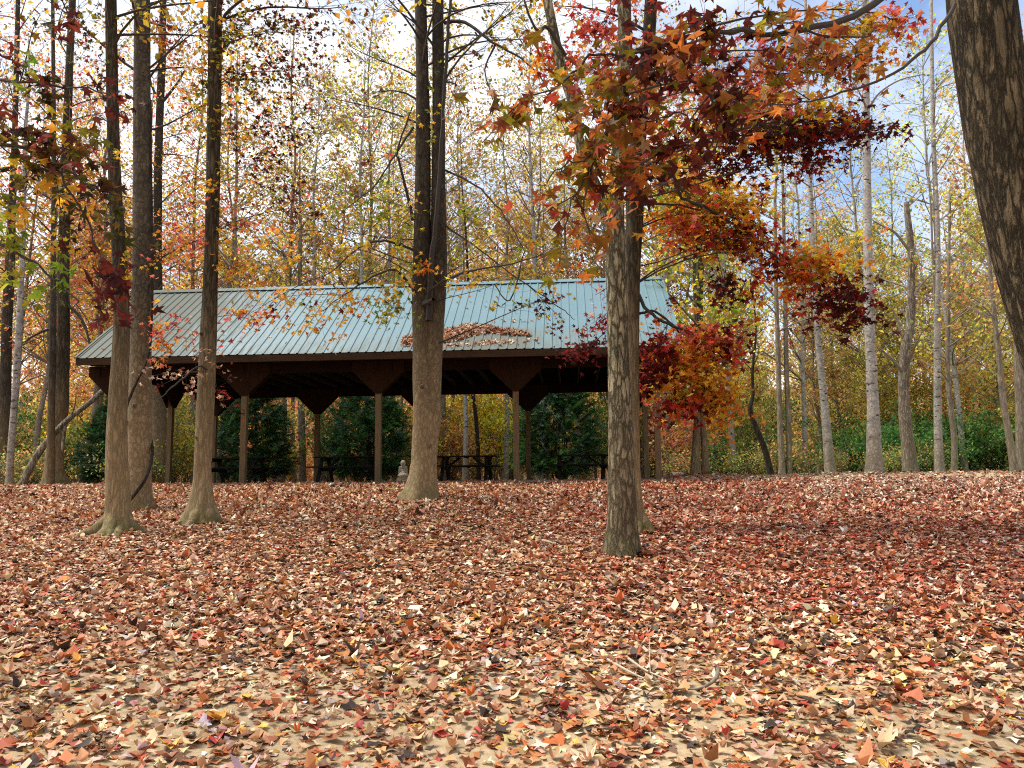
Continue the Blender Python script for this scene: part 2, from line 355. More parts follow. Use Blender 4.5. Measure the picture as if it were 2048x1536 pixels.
M_bark_pale = bark_mat('bark_pale', (.26, .24, .215), (.50, .47, .43), mud_h=1.3, vscale=6, stretch=.8, bump=.15, marks=True, mud=(.34, .26, .18), mudf=.7)
M_bark_bg = bark_mat('bark_woodland', (.15, .12, .09), (.38, .32, .245), mud_h=1.6, mud=(.30, .24, .17), bump=.3)
M_bark_dark = bark_mat('bark_dark', (.022, .018, .014), (.07, .055, .04), mud_h=0)
M_twig, _n, _l, _b = new_mat('twig'); _b.inputs['Base Color'].default_value = (.035, .026, .02, 1); _b.inputs['Roughness'].default_value = .9
M_twig_bg, _n, _l, _b = new_mat('twig_woodland'); _b.inputs['Base Color'].default_value = (.20, .165, .13, 1); _b.inputs['Roughness'].default_value = .9

# ------------------------------------------------------------------ ground
def ground_mat():
    m, Nn, Ll, b = new_mat('ground')
    g = Nn.new('ShaderNodeNewGeometry'); sx = Nn.new('ShaderNodeSeparateXYZ'); Ll.new(g.outputs['Position'], sx.inputs[0])
    n1 = node(Nn, 'ShaderNodeTexNoise', Scale=16.0, Detail=6.0, Roughness=.7); Ll.new(g.outputs['Position'], n1.inputs['Vector'])
    n2 = node(Nn, 'ShaderNodeTexNoise', Scale=.9, Detail=4.0); Ll.new(g.outputs['Position'], n2.inputs['Vector'])
    sand = ramp(Nn, [(.25, (.27, .19, .105)), (.5, (.42, .31, .18)), (.75, (.52, .41, .26))]); Ll.new(n1.outputs['Fac'], sand.inputs['Fac'])
    lit = ramp(Nn, [(.3, (.045, .02, .012)), (.5, (.15, .062, .034)), (.7, (.26, .14, .085))]); Ll.new(n1.outputs['Fac'], lit.inputs['Fac'])
    frs = ramp(Nn, [(.3, (.10, .085, .04)), (.5, (.22, .16, .09)), (.7, (.30, .24, .14))]); Ll.new(n1.outputs['Fac'], frs.inputs['Fac'])
    grs = ramp(Nn, [(.3, (.09, .13, .03)), (.7, (.24, .28, .08))]); Ll.new(n1.outputs['Fac'], grs.inputs['Fac'])
    def mr(sock, a, b_, lo=0., hi=1.):
        q = node(Nn, 'ShaderNodeMapRange', **{'From Min': a, 'From Max': b_, 'To Min': lo, 'To Max': hi}); Ll.new(sock, q.inputs['Value']); return q.outputs['Result']
    def mth(op, a, c):
        q = node(Nn, 'ShaderNodeMath', operation=op)
        for i, v in enumerate((a, c)):
            if hasattr(v, 'is_output'): Ll.new(v, q.inputs[i])
            else: q.inputs[i].default_value = v
        return q.outputs[0]
    yy = mth('ADD', sx.outputs['Y'], mth('MULTIPLY', n2.outputs['Fac'], 3.0))
    near = mr(yy, 8.6, 7.0)
    strip = mth('MULTIPLY', mth('MULTIPLY', mr(sx.outputs['Y'], 20.6, 21.3), mr(sx.outputs['Y'], 24.6, 23.6)), mr(sx.outputs['X'], 2.5, 4.5))
    sm = mth('MAXIMUM', near, strip)
    c = mixc(Nn, Ll, sm, lit.outputs['Color'], sand.outputs['Color'])
    c = mixc(Nn, Ll, mr(yy, 24.5, 28.5), c, frs.outputs['Color'])
    gm = mth('MULTIPLY', mr(sx.outputs['X'], 7.0, 9.5), mth('MULTIPLY', mr(yy, 24.6, 25.4), mr(yy, 36, 30)))
    c = mixc(Nn, Ll, gm, c, grs.outputs['Color'])
    Ll.new(c, b.inputs['Base Color']); b.inputs['Roughness'].default_value = .95; b.inputs['Specular IOR Level'].default_value = .1
    bp = node(Nn, 'ShaderNodeBump', Strength=.6, Distance=.03); Ll.new(n1.outputs['Fac'], bp.inputs['Height']); Ll.new(bp.outputs[0], b.inputs['Normal'])
    return m
def axis_pts(lo, a, b, hi, step, far=14):
    k = np.linspace(0, 1, far) ** 2
    return np.unique(np.concatenate([a - (a - lo) * k, np.arange(a, b, step), b + (hi - b) * k]))
xs = axis_pts(-320, -30, 30, 320, .3); ys = axis_pts(-40, -2, 34, 420, .25)
GX, GY = np.meshgrid(xs, ys); GZ = terrain(GX, GY)
mb = MB(); nx = len(xs); ny = len(ys); i = np.arange(ny - 1)[:, None] * nx + np.arange(nx - 1)[None]
mb.add(np.stack([GX, GY, GZ], -1), np.stack([i, i + 1, i + nx + 1, i + nx], -1).reshape(-1, 4))
tag(mb.build('ground', ground_mat()), kind='structure')

# fallen leaves: far too many to count
def litter_density(x, y):
    nz_ = .5 + .25 * np.sin(x * 1.7 + np.sin(y * 1.1) * 1.5) + .25 * np.sin(y * 2.3 + np.sin(x * .8 + 2) * 2)
    nf = .5 + .5 * np.sin(x * 5.3 + 2 * np.sin(y * 4.1)) * np.sin(y * 6.1 + np.sin(x * 3.3))
    d = .66 + .34 * sstep((y - 4.7 - 1.0 * nz_ - .10 * np.maximum(-x, -2)) / 1.7)
    d = np.where(y < 7, d * (.50 + .80 * nf * (1 - sstep((y - 4.3) / 2.6)) + .50 * sstep((y - 4.3) / 2.6)), d)
    st = sstep((y - 20.7) / .5) * sstep((24.2 - y) / .5) * sstep((x - 2.6) / 2)
    d = d * (1 - .72 * st)
    d = d * np.where(y > 24.5, np.where(x > 7, .04, .25), 1) 
    return np.clip(d, 0, 1)
rg = np.random.default_rng(5)
mb = MB(); cnt = 0
for (y0, y1, dens, shp, szm) in ((3.2, 9.0, 230, STAR, .070), (3.2, 9.0, 480, DRY[0], .060), (9.0, 14.0, 210, STAR3, .066), (9.0, 14.0, 470, DRY[1], .062), (14.0, 20.0, 560, DRY[0], .070), (20.0, 27.0, 190, DRY[1], .080)):
    A = (y1 ** 2 - y0 ** 2) * .74 + 4 * (y1 - y0); n = int(A * dens)
    y = np.sqrt(rg.uniform(y0 ** 2, y1 ** 2, n)); x = rg.uniform(-1, 1, n) * (.74 * y + 2)
    k = rg.uniform(0, 1, n) < litter_density(x, y)
    inpav = (np.abs((x + 10.86) * math.cos(.0703) - (y - 21.77) * math.sin(.0703) - 7.3) < 7.5) & (((x + 10.86) * math.sin(.0703) + (y - 21.77) * math.cos(.0703)) > -.2)
    k &= ~(inpav & (rg.uniform(0, 1, n) > .35))
    x = x[k]; y = y[k]; n = len(x)
    z = terrain(x, y) + rg.uniform(.004, .04, n) * np.where(y < 6, .7, 1)
    patch = .5 + .5 * np.sin(x * .55 + 1.2 + .4 * np.sin(y * .9)) * np.sin(y * .5 + .6 * np.sin(x * .7))
    c = pick(PAL['litter'], n, rg)
    cr_ = pick(PAL['litter_red'], n, rg); s = rg.uniform(0, 1, n) < np.clip(sstep((x + 1.5) / 5) * .85 + .25 * (patch - .5), 0, 1) * sstep((y - 5.5) / 3); c[s] = cr_[s]
    cp = pick(PAL['litter_pale'], n, rg); s = rg.uniform(0, 1, n) < sstep((x - 3.5) / 5) * sstep((y - 13) / 6) * .85; c[s] = cp[s]
    cn = pick(PAL['litter_near'], n, rg); s = rg.uniform(0, 1, n) < sstep((8.5 - y) / 3.5) * .9; c[s] = cn[s]
    sz = (szm * np.exp(rg.normal(0, .30, n))).clip(.03, .125)
    M = leaf_mats(n, rg, .21)
    g_ = c.mean(1, keepdims=True); c = (c * .93 + g_ * .07) * np.array([.98, .98, .98])
    put_leaves(mb, np.stack([x, y, z], 1), M, sz, c, shp, rg, .32); cnt += n
tag(mb.build('fallen_leaves', M_litter, smooth=False), 'carpet of brown, rust and tan fallen leaves over the sloping ground', 'leaf litter', kind='stuff')

# ------------------------------------------------------------------ pavilion
BX, BY, YAW, BW, BAY = -10.856, 21.774, .0703, 6.255, 3.66
BZ = EYE - .042
ZE, ZR, ZG, ZB = 3.342, 6.042, 2.328, 2.94
OL, OE, OR_ = .704, .739, .617
LEN = 4 * BAY
def roof_mat():
    m, Nn, Ll, b = new_mat('painted_metal')
    t = Nn.new('ShaderNodeTexCoord'); sx = Nn.new('ShaderNodeSeparateXYZ'); Ll.new(t.outputs['Object'], sx.inputs[0])
    mpn = node(Nn, 'ShaderNodeMapping'); mpn.inputs['Scale'].default_value = (7., .8, .8); Ll.new(t.outputs['Object'], mpn.inputs['Vector'])
    ns = node(Nn, 'ShaderNodeTexNoise', Scale=1.6, Detail=6.0, Roughness=.7); Ll.new(mpn.outputs[0], ns.inputs['Vector'])
    nb = node(Nn, 'ShaderNodeTexNoise', Scale=.9, Detail=5.0, Roughness=.65); Ll.new(t.outputs['Object'], nb.inputs['Vector'])
    nf = node(Nn, 'ShaderNodeTexNoise', Scale=26.0, Detail=3.0); Ll.new(t.outputs['Object'], nf.inputs['Vector'])
    base = mixc(Nn, Ll, nb.outputs['Fac'], (.095, .18, .205), (.14, .235, .265))
    def mr(sock, a, b_, lo=0., hi=1.):
        q = node(Nn, 'ShaderNodeMapRange', **{'From Min': a, 'From Max': b_, 'To Min': lo, 'To Max': hi}); Ll.new(sock, q.inputs['Value']); return q.outputs['Result']
    def mth(op, a, c):
        q = node(Nn, 'ShaderNodeMath', operation=op)
        for i, v in enumerate((a, c)):
            if hasattr(v, 'is_output'): Ll.new(v, q.inputs[i])
            else: q.inputs[i].default_value = v
        return q.outputs[0]
    # lichen and grime: heavier at the left end and along the eave below the leaf heap
    left = mr(sx.outputs['X'], 6.0, -.5, 0, .75)
    eave = mr(sx.outputs['Z'], 4.5, 3.4, 0, .34)
    h1 = mr(sx.outputs['X'], 8.2, 9.2); h2 = mr(sx.outputs['X'], 12.2, 11.2); h3 = mr(sx.outputs['Z'], 4.3, 3.9)
    heap = mth('MULTIPLY', mth('MULTIPLY', mth('MULTIPLY', h1, h2), h3), .55)
    amt = mth('ADD', mth('MAXIMUM', mth('MAXIMUM', left, eave), heap), .04)
    st = mr(mth('ADD', mth('ADD', ns.outputs['Fac'], amt), mth('MULTIPLY', nf.outputs['Fac'], .25)), .78, 1.18)
    c = mixc(Nn, Ll, st, base, (.115, .125, .10))
    Ll.new(c, b.inputs['Base Color']); b.inputs['Specular IOR Level'].default_value = .5
    rr = mr(st, 0, 1, .42, .85); Ll.new(rr, b.inputs['Roughness'])
    return m
M_roof = roof_mat()
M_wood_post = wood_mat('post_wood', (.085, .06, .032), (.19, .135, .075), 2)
M_wood_red = wood_mat('shaded_wood', (.006, .003, .002), (.016, .0065, .0035), 0)  # beams and gables: near-black, the shade under the roof is put into the colour
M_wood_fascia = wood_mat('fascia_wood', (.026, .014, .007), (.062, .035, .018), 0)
M_wood_gus = wood_mat('gusset_wood', (.011, .005, .0022), (.028, .0115, .0045), 2)  # brown taken down too, overhang shade worked into the base colour
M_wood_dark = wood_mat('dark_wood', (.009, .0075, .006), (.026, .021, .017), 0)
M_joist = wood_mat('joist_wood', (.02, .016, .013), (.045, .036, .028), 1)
m_, Nn_, Ll_, b_ = new_mat('concrete'); nz_ = node(Nn_, 'ShaderNodeTexNoise', Scale=9.0, Detail=6.0)
rr_ = ramp(Nn_, [(.3, (.09, .075, .055)), (.7, (.19, .16, .12))]); Ll_.new(nz_.outputs['Fac'], rr_.inputs['Fac']); Ll_.new(rr_.outputs['Color'], b_.inputs['Base Color']); b_.inputs['Roughness'].default_value = .9
M_conc = m_

PAV = empty('picnic_pavilion', (BX, BY, BZ), -YAW, 'long open wooden picnic pavilion with blue ribbed metal roof on posts', 'pavilion')
mb = MB(); box(mb, (LEN / 2, BW / 2, -.08), (LEN + .7, BW + .7, .16)); mb.build('floor_slab', M_conc, PAV, smooth=False)
def pav_post(x, y, rot=0):
    mb = MB(); box(mb, (x, y, (ZB - .001) / 2), (.15, .15, ZB)); o = mb.build('post', M_wood_post, PAV, smooth=False)
    gp = [(-.085, ZG), (.085, ZG), (.70, ZG + .60), (.70, ZB + .26), (-.70, ZB + .26), (-.70, ZG + .60)]
    mb = MB()
    for s in (-1, 1):
        c = s * .0935
        if rot == 0: prism(mb, [(x + p, z) for p, z in gp], y + c - .0175, y + c + .0175)
        else:
            m2 = MB(); prism(m2, gp, c - .0175, c + .0175); V = m2.V[0]; V = np.stack([x - V[:, 1], y + V[:, 0], V[:, 2]], 1); mb.add(V, m2.F)
    # vertical battens on the outer face
    if rot == 0:
        for bx in (-.38, 0, .38): box(mb, (x + bx, y - .123, (ZG + .62 + ZB + .26) / 2 - .03), (.022, .02, ZB + .26 - ZG - .58))
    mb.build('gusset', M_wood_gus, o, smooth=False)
for k in range(5): pav_post(k * BAY, 0); pav_post(k * BAY, BW)
for k in (0, 4): pav_post(k * BAY, BW / 2, 1)
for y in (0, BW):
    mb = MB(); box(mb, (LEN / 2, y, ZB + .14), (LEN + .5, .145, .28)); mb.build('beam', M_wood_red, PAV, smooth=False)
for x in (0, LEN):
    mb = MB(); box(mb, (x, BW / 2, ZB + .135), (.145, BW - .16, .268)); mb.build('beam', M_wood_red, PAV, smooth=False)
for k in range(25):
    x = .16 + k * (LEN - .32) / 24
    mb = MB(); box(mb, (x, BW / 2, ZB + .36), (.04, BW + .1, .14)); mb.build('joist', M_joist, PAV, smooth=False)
TH = math.atan2(ZR - ZE, BW / 2 + OE); SL = math.hypot(ZR - ZE, BW / 2 + OE)
def slope_pt(x, s, n, side=0):         # x along, s up the slope from the eave, n out of the roof; side 1 = rear
    y = -OE + s * math.cos(TH) - n * math.sin(TH); z = ZE + s * math.sin(TH) + n * math.cos(TH)
    return np.stack([x, BW - y if side else y, z], -1) if np.ndim(x) or np.ndim(s) else np.array([x, BW - y if side else y, z])
rg = np.random.default_rng(3)
for side in (0, 1):
    px = [-OL]; pn = [0.]; x = -OL + .08
    while x < LEN + OR_ - .06:
        px += [x - .032, x - .014, x + .014, x + .032]; pn += [0, .022, .022, 0]; x += .2286
    px.append(LEN + OR_); pn.append(0.)
    px = np.array(px); pn = np.array(pn); ss = np.linspace(0, SL, 9)
    X, S_ = np.meshgrid(px, ss); Nn2 = np.broadcast_to(pn, X.shape) + .0035 * np.sin(X * 1.9 + S_ * 2.3) + .003 * np.sin(X * 4.1 - S_ * 1.7)
    V = slope_pt(X.ravel(), S_.ravel(), Nn2.ravel(), side)
    a = np.arange(8)[:, None] * len(px) + np.arange(len(px) - 1)[None]
    F = np.stack([a, a + 1, a + len(px) + 1, a + len(px)], -1).reshape(-1, 4)
    mb = MB(); mb.add(V, F if side == 0 else F[:, ::-1]); mb.build('roof_panel', M_roof, PAV, smooth=False)
    mb = MB()
    for n0, n1 in ((-.05, -.02),):
        P = [slope_pt(xx, s, n, side) for xx in (-OL + .03, LEN + OR_ - .03) for s in (.03, SL - .02) for n in (n0, n1)]
        mb.add(P, np.array([[0, 1, 3, 2], [4, 6, 7, 5], [0, 4, 5, 1], [2, 3, 7, 6], [0, 2, 6, 4], [1, 5, 7, 3]]))
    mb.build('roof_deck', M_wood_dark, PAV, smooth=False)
    yf = (-OE + .02) if side == 0 else (BW + OE - .02)
    mb = MB(); box(mb, ((LEN + OR_ - OL) / 2, yf, ZE - .105), (LEN + OL + OR_ - .02, .035, .175)); mb.build('fascia', M_wood_fascia, PAV, smooth=False)
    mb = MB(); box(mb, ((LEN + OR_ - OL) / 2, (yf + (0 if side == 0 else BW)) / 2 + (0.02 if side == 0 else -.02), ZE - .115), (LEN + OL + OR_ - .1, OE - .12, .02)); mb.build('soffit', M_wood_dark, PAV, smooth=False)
    for xe in (-OL + .012, LEN + OR_ - .012):
        mb = MB(); beam(mb, slope_pt(xe, .02, -.10, side), slope_pt(xe, SL, -.10, side), .03, .17); mb.build('barge_board', M_wood_fascia, PAV, smooth=False)
    for xe in (-OL, LEN + OR_):
        mb = MB(); beam(mb, slope_pt(xe, .0, .012, side), slope_pt(xe, SL, .012, side), .06, .04); mb.build('edge_trim', M_roof, PAV, smooth=False)
mb = MB()
prism(mb, [(-.16, -.085), (0, .03), (.16, -.085), (.16, -.075), (0, .045), (-.16, -.075)], -OL - .01, LEN + OR_ + .01)
V = mb.V[0]; mb.V[0] = np.stack([V[:, 1], BW / 2 + V[:, 0], ZR + .02 + V[:, 2]], 1); mb.build('ridge_cap', M_roof, PAV, smooth=False)
for xe in (-.02, LEN + .02):
    mb = MB(); hw = BW / 2; zt = ZR - .16
    prism(mb, [(-hw - .2, ZB + .28), (hw + .2, ZB + .28), (hw + .2, zt - (hw + .2) * math.tan(TH)), (0, zt), (-hw - .2, zt - (hw + .2) * math.tan(TH))], xe - .02, xe + .02)
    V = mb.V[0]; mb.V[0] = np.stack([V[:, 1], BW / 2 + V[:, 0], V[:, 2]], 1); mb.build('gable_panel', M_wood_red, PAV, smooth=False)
PM = Matrix.Translation((BX, BY, BZ)) @ Matrix.Rotation(-YAW, 4, 'Z'); PMn = np.array(PM)
def pav_world(V): V = np.asarray(V, float).reshape(-1, 3); return V @ PMn[:3, :3].T + PMn[:3, 3]

# leaves caught on the roof
rg = np.random.default_rng(8); X = []; S_ = []; H = []
while len(X) < 1500:
    x = rg.uniform(8.0, 11.4); s = rg.uniform(.1, 2.0)
    top = np.interp(x, [8.0, 8.6, 9.2, 9.7, 10.3, 10.6, 10.8, 11.2, 11.4], [.9, 1.0, 1.35, 1.62, 1.45, 1.2, 1.22, 1.05, .85]); bot = np.interp(x, [8.0, 8.8, 9.5, 10.0, 10.4, 10.6, 11.3], [.25, .35, .55, .9, 1.0, .85, .75])
    if bot < s < top: X.append(x); S_.append(s); H.append(rg.uniform(.0, .10) * min(1, 4 * min(s - bot, top - s)) + .02)
for (xc, sc_, sx_, n) in ((10.35, .42, .35, 70), (9.6, .3, .8, 60), (10.9, 1.75, .45, 16), (11.3, .45, .3, 8)):
    for _ in range(n): X.append(rg.normal(xc, sx_)); S_.append(abs(rg.normal(sc_, .07))); H.append(.02)
for _ in range(90): X.append(rg.uniform(-.3, 15)); S_.append(rg.uniform(.1, 4.5)); H.append(.015)
X = np.array(X); S_ = np.array(S_); H = np.array(H)
P = pav_world(slope_pt(X, S_, H)); n = len(P)
M = leaf_mats(n, rg, .5)
rt = np.array(Matrix.Rotation(-YAW, 3, 'Z') @ Matrix.Rotation(TH, 3, 'X')); M = np.einsum('ij,njk->nik', rt, M)
mb = MB(); put_leaves(mb, P, M, rg.normal(.12, .02, n), pick(PAL['litter_pale'] + PAL['litter'], n, rg), STAR3, rg, .5)
tag(mb.build('leaf_heap', M_litter, smooth=False), 'heap of dry brown leaves caught on the lower slope of the blue roof', 'leaf heap', kind='stuff')

# ------------------------------------------------------------------ picnic tables
def make_table():
    t = empty('picnic_table')
    tw, L_ = .72, 1.86
    mb = MB()
    for k in range(5): box(mb, (0, -.288 + k * .144, .735), (L_, .132, .038))
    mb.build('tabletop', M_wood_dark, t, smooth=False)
    for s in (-1, 1):
        mb = MB()
        for k in range(2): box(mb, (0, s * (.56 + k * .135), .437), (L_ + .1, .125, .038))
        mb.build('bench_seat', M_wood_dark, t, smooth=False)
    for xx in (-.66, .66):
        for s in (-1, 1):
            mb = MB(); beam(mb, (xx + s * .022, s * .62, 0), (xx + s * .022, s * .20, .715), .042, .10, (1, 0, 0)); mb.build('leg', M_wood_dark, t, smooth=False)
        mb = MB(); box(mb, (xx + .065, 0, .37), (.042, 1.38, .095)); box(mb, (xx + .065, 0, .67), (.042, .66, .09)); mb.build('cross_beam', M_wood_dark, t, smooth=False)
        mb = MB(); beam(mb, (xx * .94, .0, .38), (xx * .32, .0, .70), .07, .045, (0, 1, 0)); mb.build('brace', M_wood_dark, t, smooth=False)
    for q in ((0, 0, .70, .60), (0, .63, .405, .24), (0, -.63, .405, .24)):
        mb = MB(); box(mb, q[:3], (.09, q[3], .028)); mb.build('cleat', M_wood_dark, t, smooth=False)
    return t
TB = make_table()
tabs = [(472, 24.3, 'dark wooden picnic table in the bay nearest the left end of the pavilion'), (693, 24.2, 'dark wooden picnic table behind the second pavilion post, left of the twin trunks'),
        (933, 24.6, 'dark wooden picnic table standing clear between the twin trunks and the third front post'), (1163, 24.6, 'dark wooden picnic table in front of the evergreen beside the shaggy trunk')]
for k, (u, d, lb) in enumerate(tabs):
    p = at(u, 950, d); o = TB if k == 0 else dup(TB, (0, 0, 0), 0)
    o.location = (p[0], p[1], BZ); o.rotation_euler = (0, 0, -YAW + (.02, -.03, .015, .03)[k])
    tag(o, lb, 'picnic table', 'picnic tables under the pavilion roof')

# ------------------------------------------------------------------ small things
def stone_mat():
    m, Nn, Ll, b = new_mat('pale_stone'); n = node(Nn, 'ShaderNodeTexNoise', Scale=14.0, Detail=6.0)
    r_ = ramp(Nn, [(.3, (.36, .31, .23)), (.65, (.66, .58, .46))]); Ll.new(n.outputs['Fac'], r_.inputs['Fac']); Ll.new(r_.outputs['Color'], b.inputs['Base Color']); b.inputs['Roughness'].default_value = .9
    return m
M_stone = stone_mat()
def ellip(mb, c, r, n=14, m=9):
    a = np.linspace(0, 2 * np.pi, n, endpoint=False); e = np.linspace(-np.pi / 2, np.pi / 2, m)
    V = np.array([[math.cos(q) * math.cos(t) * r[0] + c[0], math.cos(q) * math.sin(t) * r[1] + c[1], math.sin(q) * r[2] + c[2]] for q in e for t in a])
    i = np.arange(m - 1)[:, None] * n; j = np.arange(n)[None]
    mb.add(V, np.stack([i + j, i + (j + 1) % n, i + n + (j + 1) % n, i + n + j], -1).reshape(-1, 4))
p = at(806, 950, 29.2); gz = float(terrain(p[0], p[1]))
ST = empty('stone_statue', (p[0], p[1], BZ - .02), 0, 'small weathered pale stone statue of a seated figure behind the pavilion', 'statue')
mb = MB(); box(mb, (0, 0, .02), (.46, .42, .12)); box(mb, (0, 0, .115), (.40, .36, .07)); mb.build('plinth', M_stone, ST, smooth=False)
mb = MB(); ellip(mb, (0, -.04, .22), (.19, .19, .10)); ellip(mb, (0, .03, .38), (.13, .10, .20)); ellip(mb, (-.12, 0, .36), (.05, .06, .15)); ellip(mb, (.12, 0, .36), (.05, .06, .15)); ellip(mb, (0, .01, .51), (.16, .08, .07))
ellip(mb, (0, -.09, .31), (.09, .06, .05)); mb.build('body', M_stone, ST)
mb = MB(); ellip(mb, (0, -.01, .655), (.095, .10, .12)); ellip(mb, (0, -.085, .64), (.015, .02, .025)); mb.build('head', M_stone, ST)
M_sapwood, Nn_, Ll_, b_ = new_mat('cut_wood'); b_.inputs['Base Color'].default_value = (.62, .52, .38, 1); b_.inputs['Roughness'].default_value = .85
def stump(u, v, d, r, h, lb):
    p = at(u, v, d); t = empty('tree_stump', (p[0], p[1], float(terrain(p[0], p[1]))), 0, lb, 'stump')
    mb = MB(); tube(mb, [(0, 0, -.05), (0, 0, h * .5), (.01, 0, h)], [r * 1.1, r, r * .95], 14, .06, .3, seed=int(u), base_z=0, cap=False); mb.build('trunk', M_bark_bg, t)
    mb = MB(); mb.add([(r * .95 * math.cos(a) + .01, r * .95 * math.sin(a), h) for a in np.linspace(0, 6.283, 14, endpoint=False)], np.array([list(range(14))])); mb.build('cut_face', M_sapwood, t, smooth=False)
stump(166, 960, 31, .16, .62, 'short pale stump at the left of the small evergreen')
stump(752, 960, 30, .14, .60, 'pale stump behind the second front post of the pavilion')
p = at(1354, 936, 24.5); g = float(terrain(p[0], p[1]))
lg = empty('cut_log', (p[0], p[1], g + .07), .5, 'short pale cut log lying beside the mound under the orange tree', 'log')
mb = MB(); tube(mb, [(-.22, 0, .0), (0, 0, .02), (.22, .0, .0)], [.06, .062, .058], 10, .04, cap=True); mb.build('log', M_sapwood, lg)

# twigs lying in the leaves
def stick(name, pts, r, mat, lb):
    P = [];
    for u, v, dz in pts:
        q = ground(u, v); P.append(q + np.array([0, 0, .045 + dz]))
    P = smooth_path(P, 5); mb = MB(); tube(mb, P, np.linspace(r, r * .35, len(P)), 6, .1, seed=len(P)); o = mb.build(name, mat); tag(o, lb, 'fallen branch')
M_deadwood, Nn_, Ll_, b_ = new_mat('dead_wood'); n_ = node(Nn_, 'ShaderNodeTexNoise', Scale=20.0, Detail=4.0); r_ = ramp(Nn_, [(.35, (.25, .20, .13)), (.65, (.55, .47, .35))]); Ll_.new(n_.outputs['Fac'], r_.inputs['Fac']); Ll_.new(r_.outputs['Color'], b_.inputs['Base Color'])
stick('fallen_branch', [(1216, 1332, 0), (1252, 1356, .01), (1280, 1367, 0), (1312, 1378, 0)], .012, M_deadwood, 'thin pale bare stick lying lowest in the leaf litter, nearest the camera')
stick('fallen_branch', [(1258, 1336, .02), (1290, 1356, .01), (1320, 1367, 0), (1350, 1380, 0)], .011, M_deadwood, 'thin pale stick lying just behind another one in the leaves')
stick('fallen_branch', [(1437, 1372, .06), (1432, 1381, .03), (1405, 1390, 0), (1375, 1393, 0)], .016, M_bark_bg, 'short grey crooked stick with upturned dark end in the leaves')
stick('fallen_branch', [(1301, 1362, 0), (1300, 1340, .06), (1301, 1312, .10)], .006, M_deadwood, 'fine upright twig poking out of the leaf litter')
stick('fallen_branch', [(1085, 1088, 0), (1097, 1091, .01), (1110, 1094, 0)], .025, M_deadwood, 'short pale broken stick left of the shaggy trunk on the leaf slope')
#@@TREES
# ------------------------------------------------------------------ tree tools
def build_multi(name, parts, parent=None, smooth=False):
    """one mesh object from several buffers, a material each"""
    mb = MB(); mi = []; mats = []
    for b, m in parts:
        if not b.V: continue
        k = len(mats); mats.append(m)
        off = mb.n
        for f in b.F: mb.F.append(f + off); mi.append(np.full(len(f), k))
        mb.V += b.V; mb.C += b.C; mb.H += b.H; mb.n += b.n
    me = mb.mesh(name, mats[0], smooth)
    for m in mats[1:]: me.materials.append(m)
    me.polygons.foreach_set('material_index', np.concatenate(mi).astype(np.int32))
    o = bpy.data.objects.new(name, me); COL.objects.link(o)
    if parent: o.parent = parent
    return o
def ptube(mb, P, rad, sides=3): tube(mb, P, rad, sides, cap=False)
def bez(a, b, rg, sag=.12, n=7):
    a = np.asarray(a, float); b = np.asarray(b, float); l = np.linalg.norm(b - a)
    m1 = a + (b - a) * .35 + rg.normal(0, .07, 3) * l + np.array([0, 0, sag * l]); m2 = a + (b - a) * .7 + rg.normal(0, .07, 3) * l + np.array([0, 0, sag * .6 * l])
    t = np.linspace(0, 1, n)[:, None]
    return (1 - t) ** 3 * a + 3 * (1 - t) ** 2 * t * m1 + 3 * (1 - t) * t * t * m2 + t ** 3 * b
def along(path, t):
    k = t * (len(path) - 1); i = min(int(k), len(path) - 2); return path[i] + (path[i + 1] - path[i]) * (k - i)
def blob(tw, lf, rg, o, c, rad, n, size, pals, shape, r0=.02, ntw=None, sag=.1, curl=.25, path=None):
    c = np.asarray(c, float); rad = np.asarray(rad, float)
    if path is None:
        path = bez(o, c, rg, sag); ptube(tw, path, np.linspace(r0, max(.003, r0 * .25), len(path)), 4)
    ntw = ntw or max(3, int(n / 7)); per = max(1, int(round(n / ntw)))
    for k in range(ntw):
        e = c + rg.normal(0, .62, 3) * rad
        t = rg.uniform(.55, 1.0); s = along(path, t)
        l = np.linalg.norm(e - s); tp = bez(s, e, rg, rg.uniform(-.05, .2), 5)
        ptube(tw, tp, np.linspace(max(.0022, r0 * .2), .0014, 5), 3)
        tt = rg.uniform(.3, 1.0, per) ** .8; tt[0] = 1
        P = np.array([along(tp, q) for q in tt]) + rg.normal(0, size * .55, (per, 3))
        pal = pals[rg.choice(len(pals))] if isinstance(pals, list) else pals
        if isinstance(pal, tuple): pal = pal[0] if rg.uniform() > (P[0, 2] - c[2]) / (2 * rad[2]) + .5 else pal[1]
        put_leaves(lf, P, hang_mats(per, rg), rg.normal(size, size * .18, per).clip(size * .5, size * 1.5), pick(PAL[pal], per, rg), shape, rg, curl)
def px_path(pts, d, per=5, dz=0.0):
    P = np.array([at(p[0], p[1], d if len(p) < 4 else p[3]) for p in pts]); w_ = np.array([p[2] for p in pts], float) / 2 / FPX * d
    Q = smooth_path(P, per); t0 = np.linspace(0, 1, len(P)); wq = np.interp(np.linspace(0, 1, len(Q)), t0, w_)
    return Q, wq
def extend_up(Q, wq, ztop, rg):
    """carry a trunk on above the picture, tapering"""
    d = Q[-1] - Q[-4]; d /= np.linalg.norm(d); d = d * .6 + np.array([0, 0, .4]); d /= np.linalg.norm(d); out = [Q]; r = [wq]; p = Q[-1].copy(); rr = wq[-1]
    n = max(2, int((ztop - p[2]) / 1.0)); ex = []; er = []
    for k in range(n):
        p = p + d * 1.0 + rg.normal(0, .05, 3) * np.array([1, 1, 0]); ex.append(p.copy()); er.append(rr * (1 - .8 * (k + 1) / n))
    return np.vstack([Q, ex]), np.concatenate([wq, er])
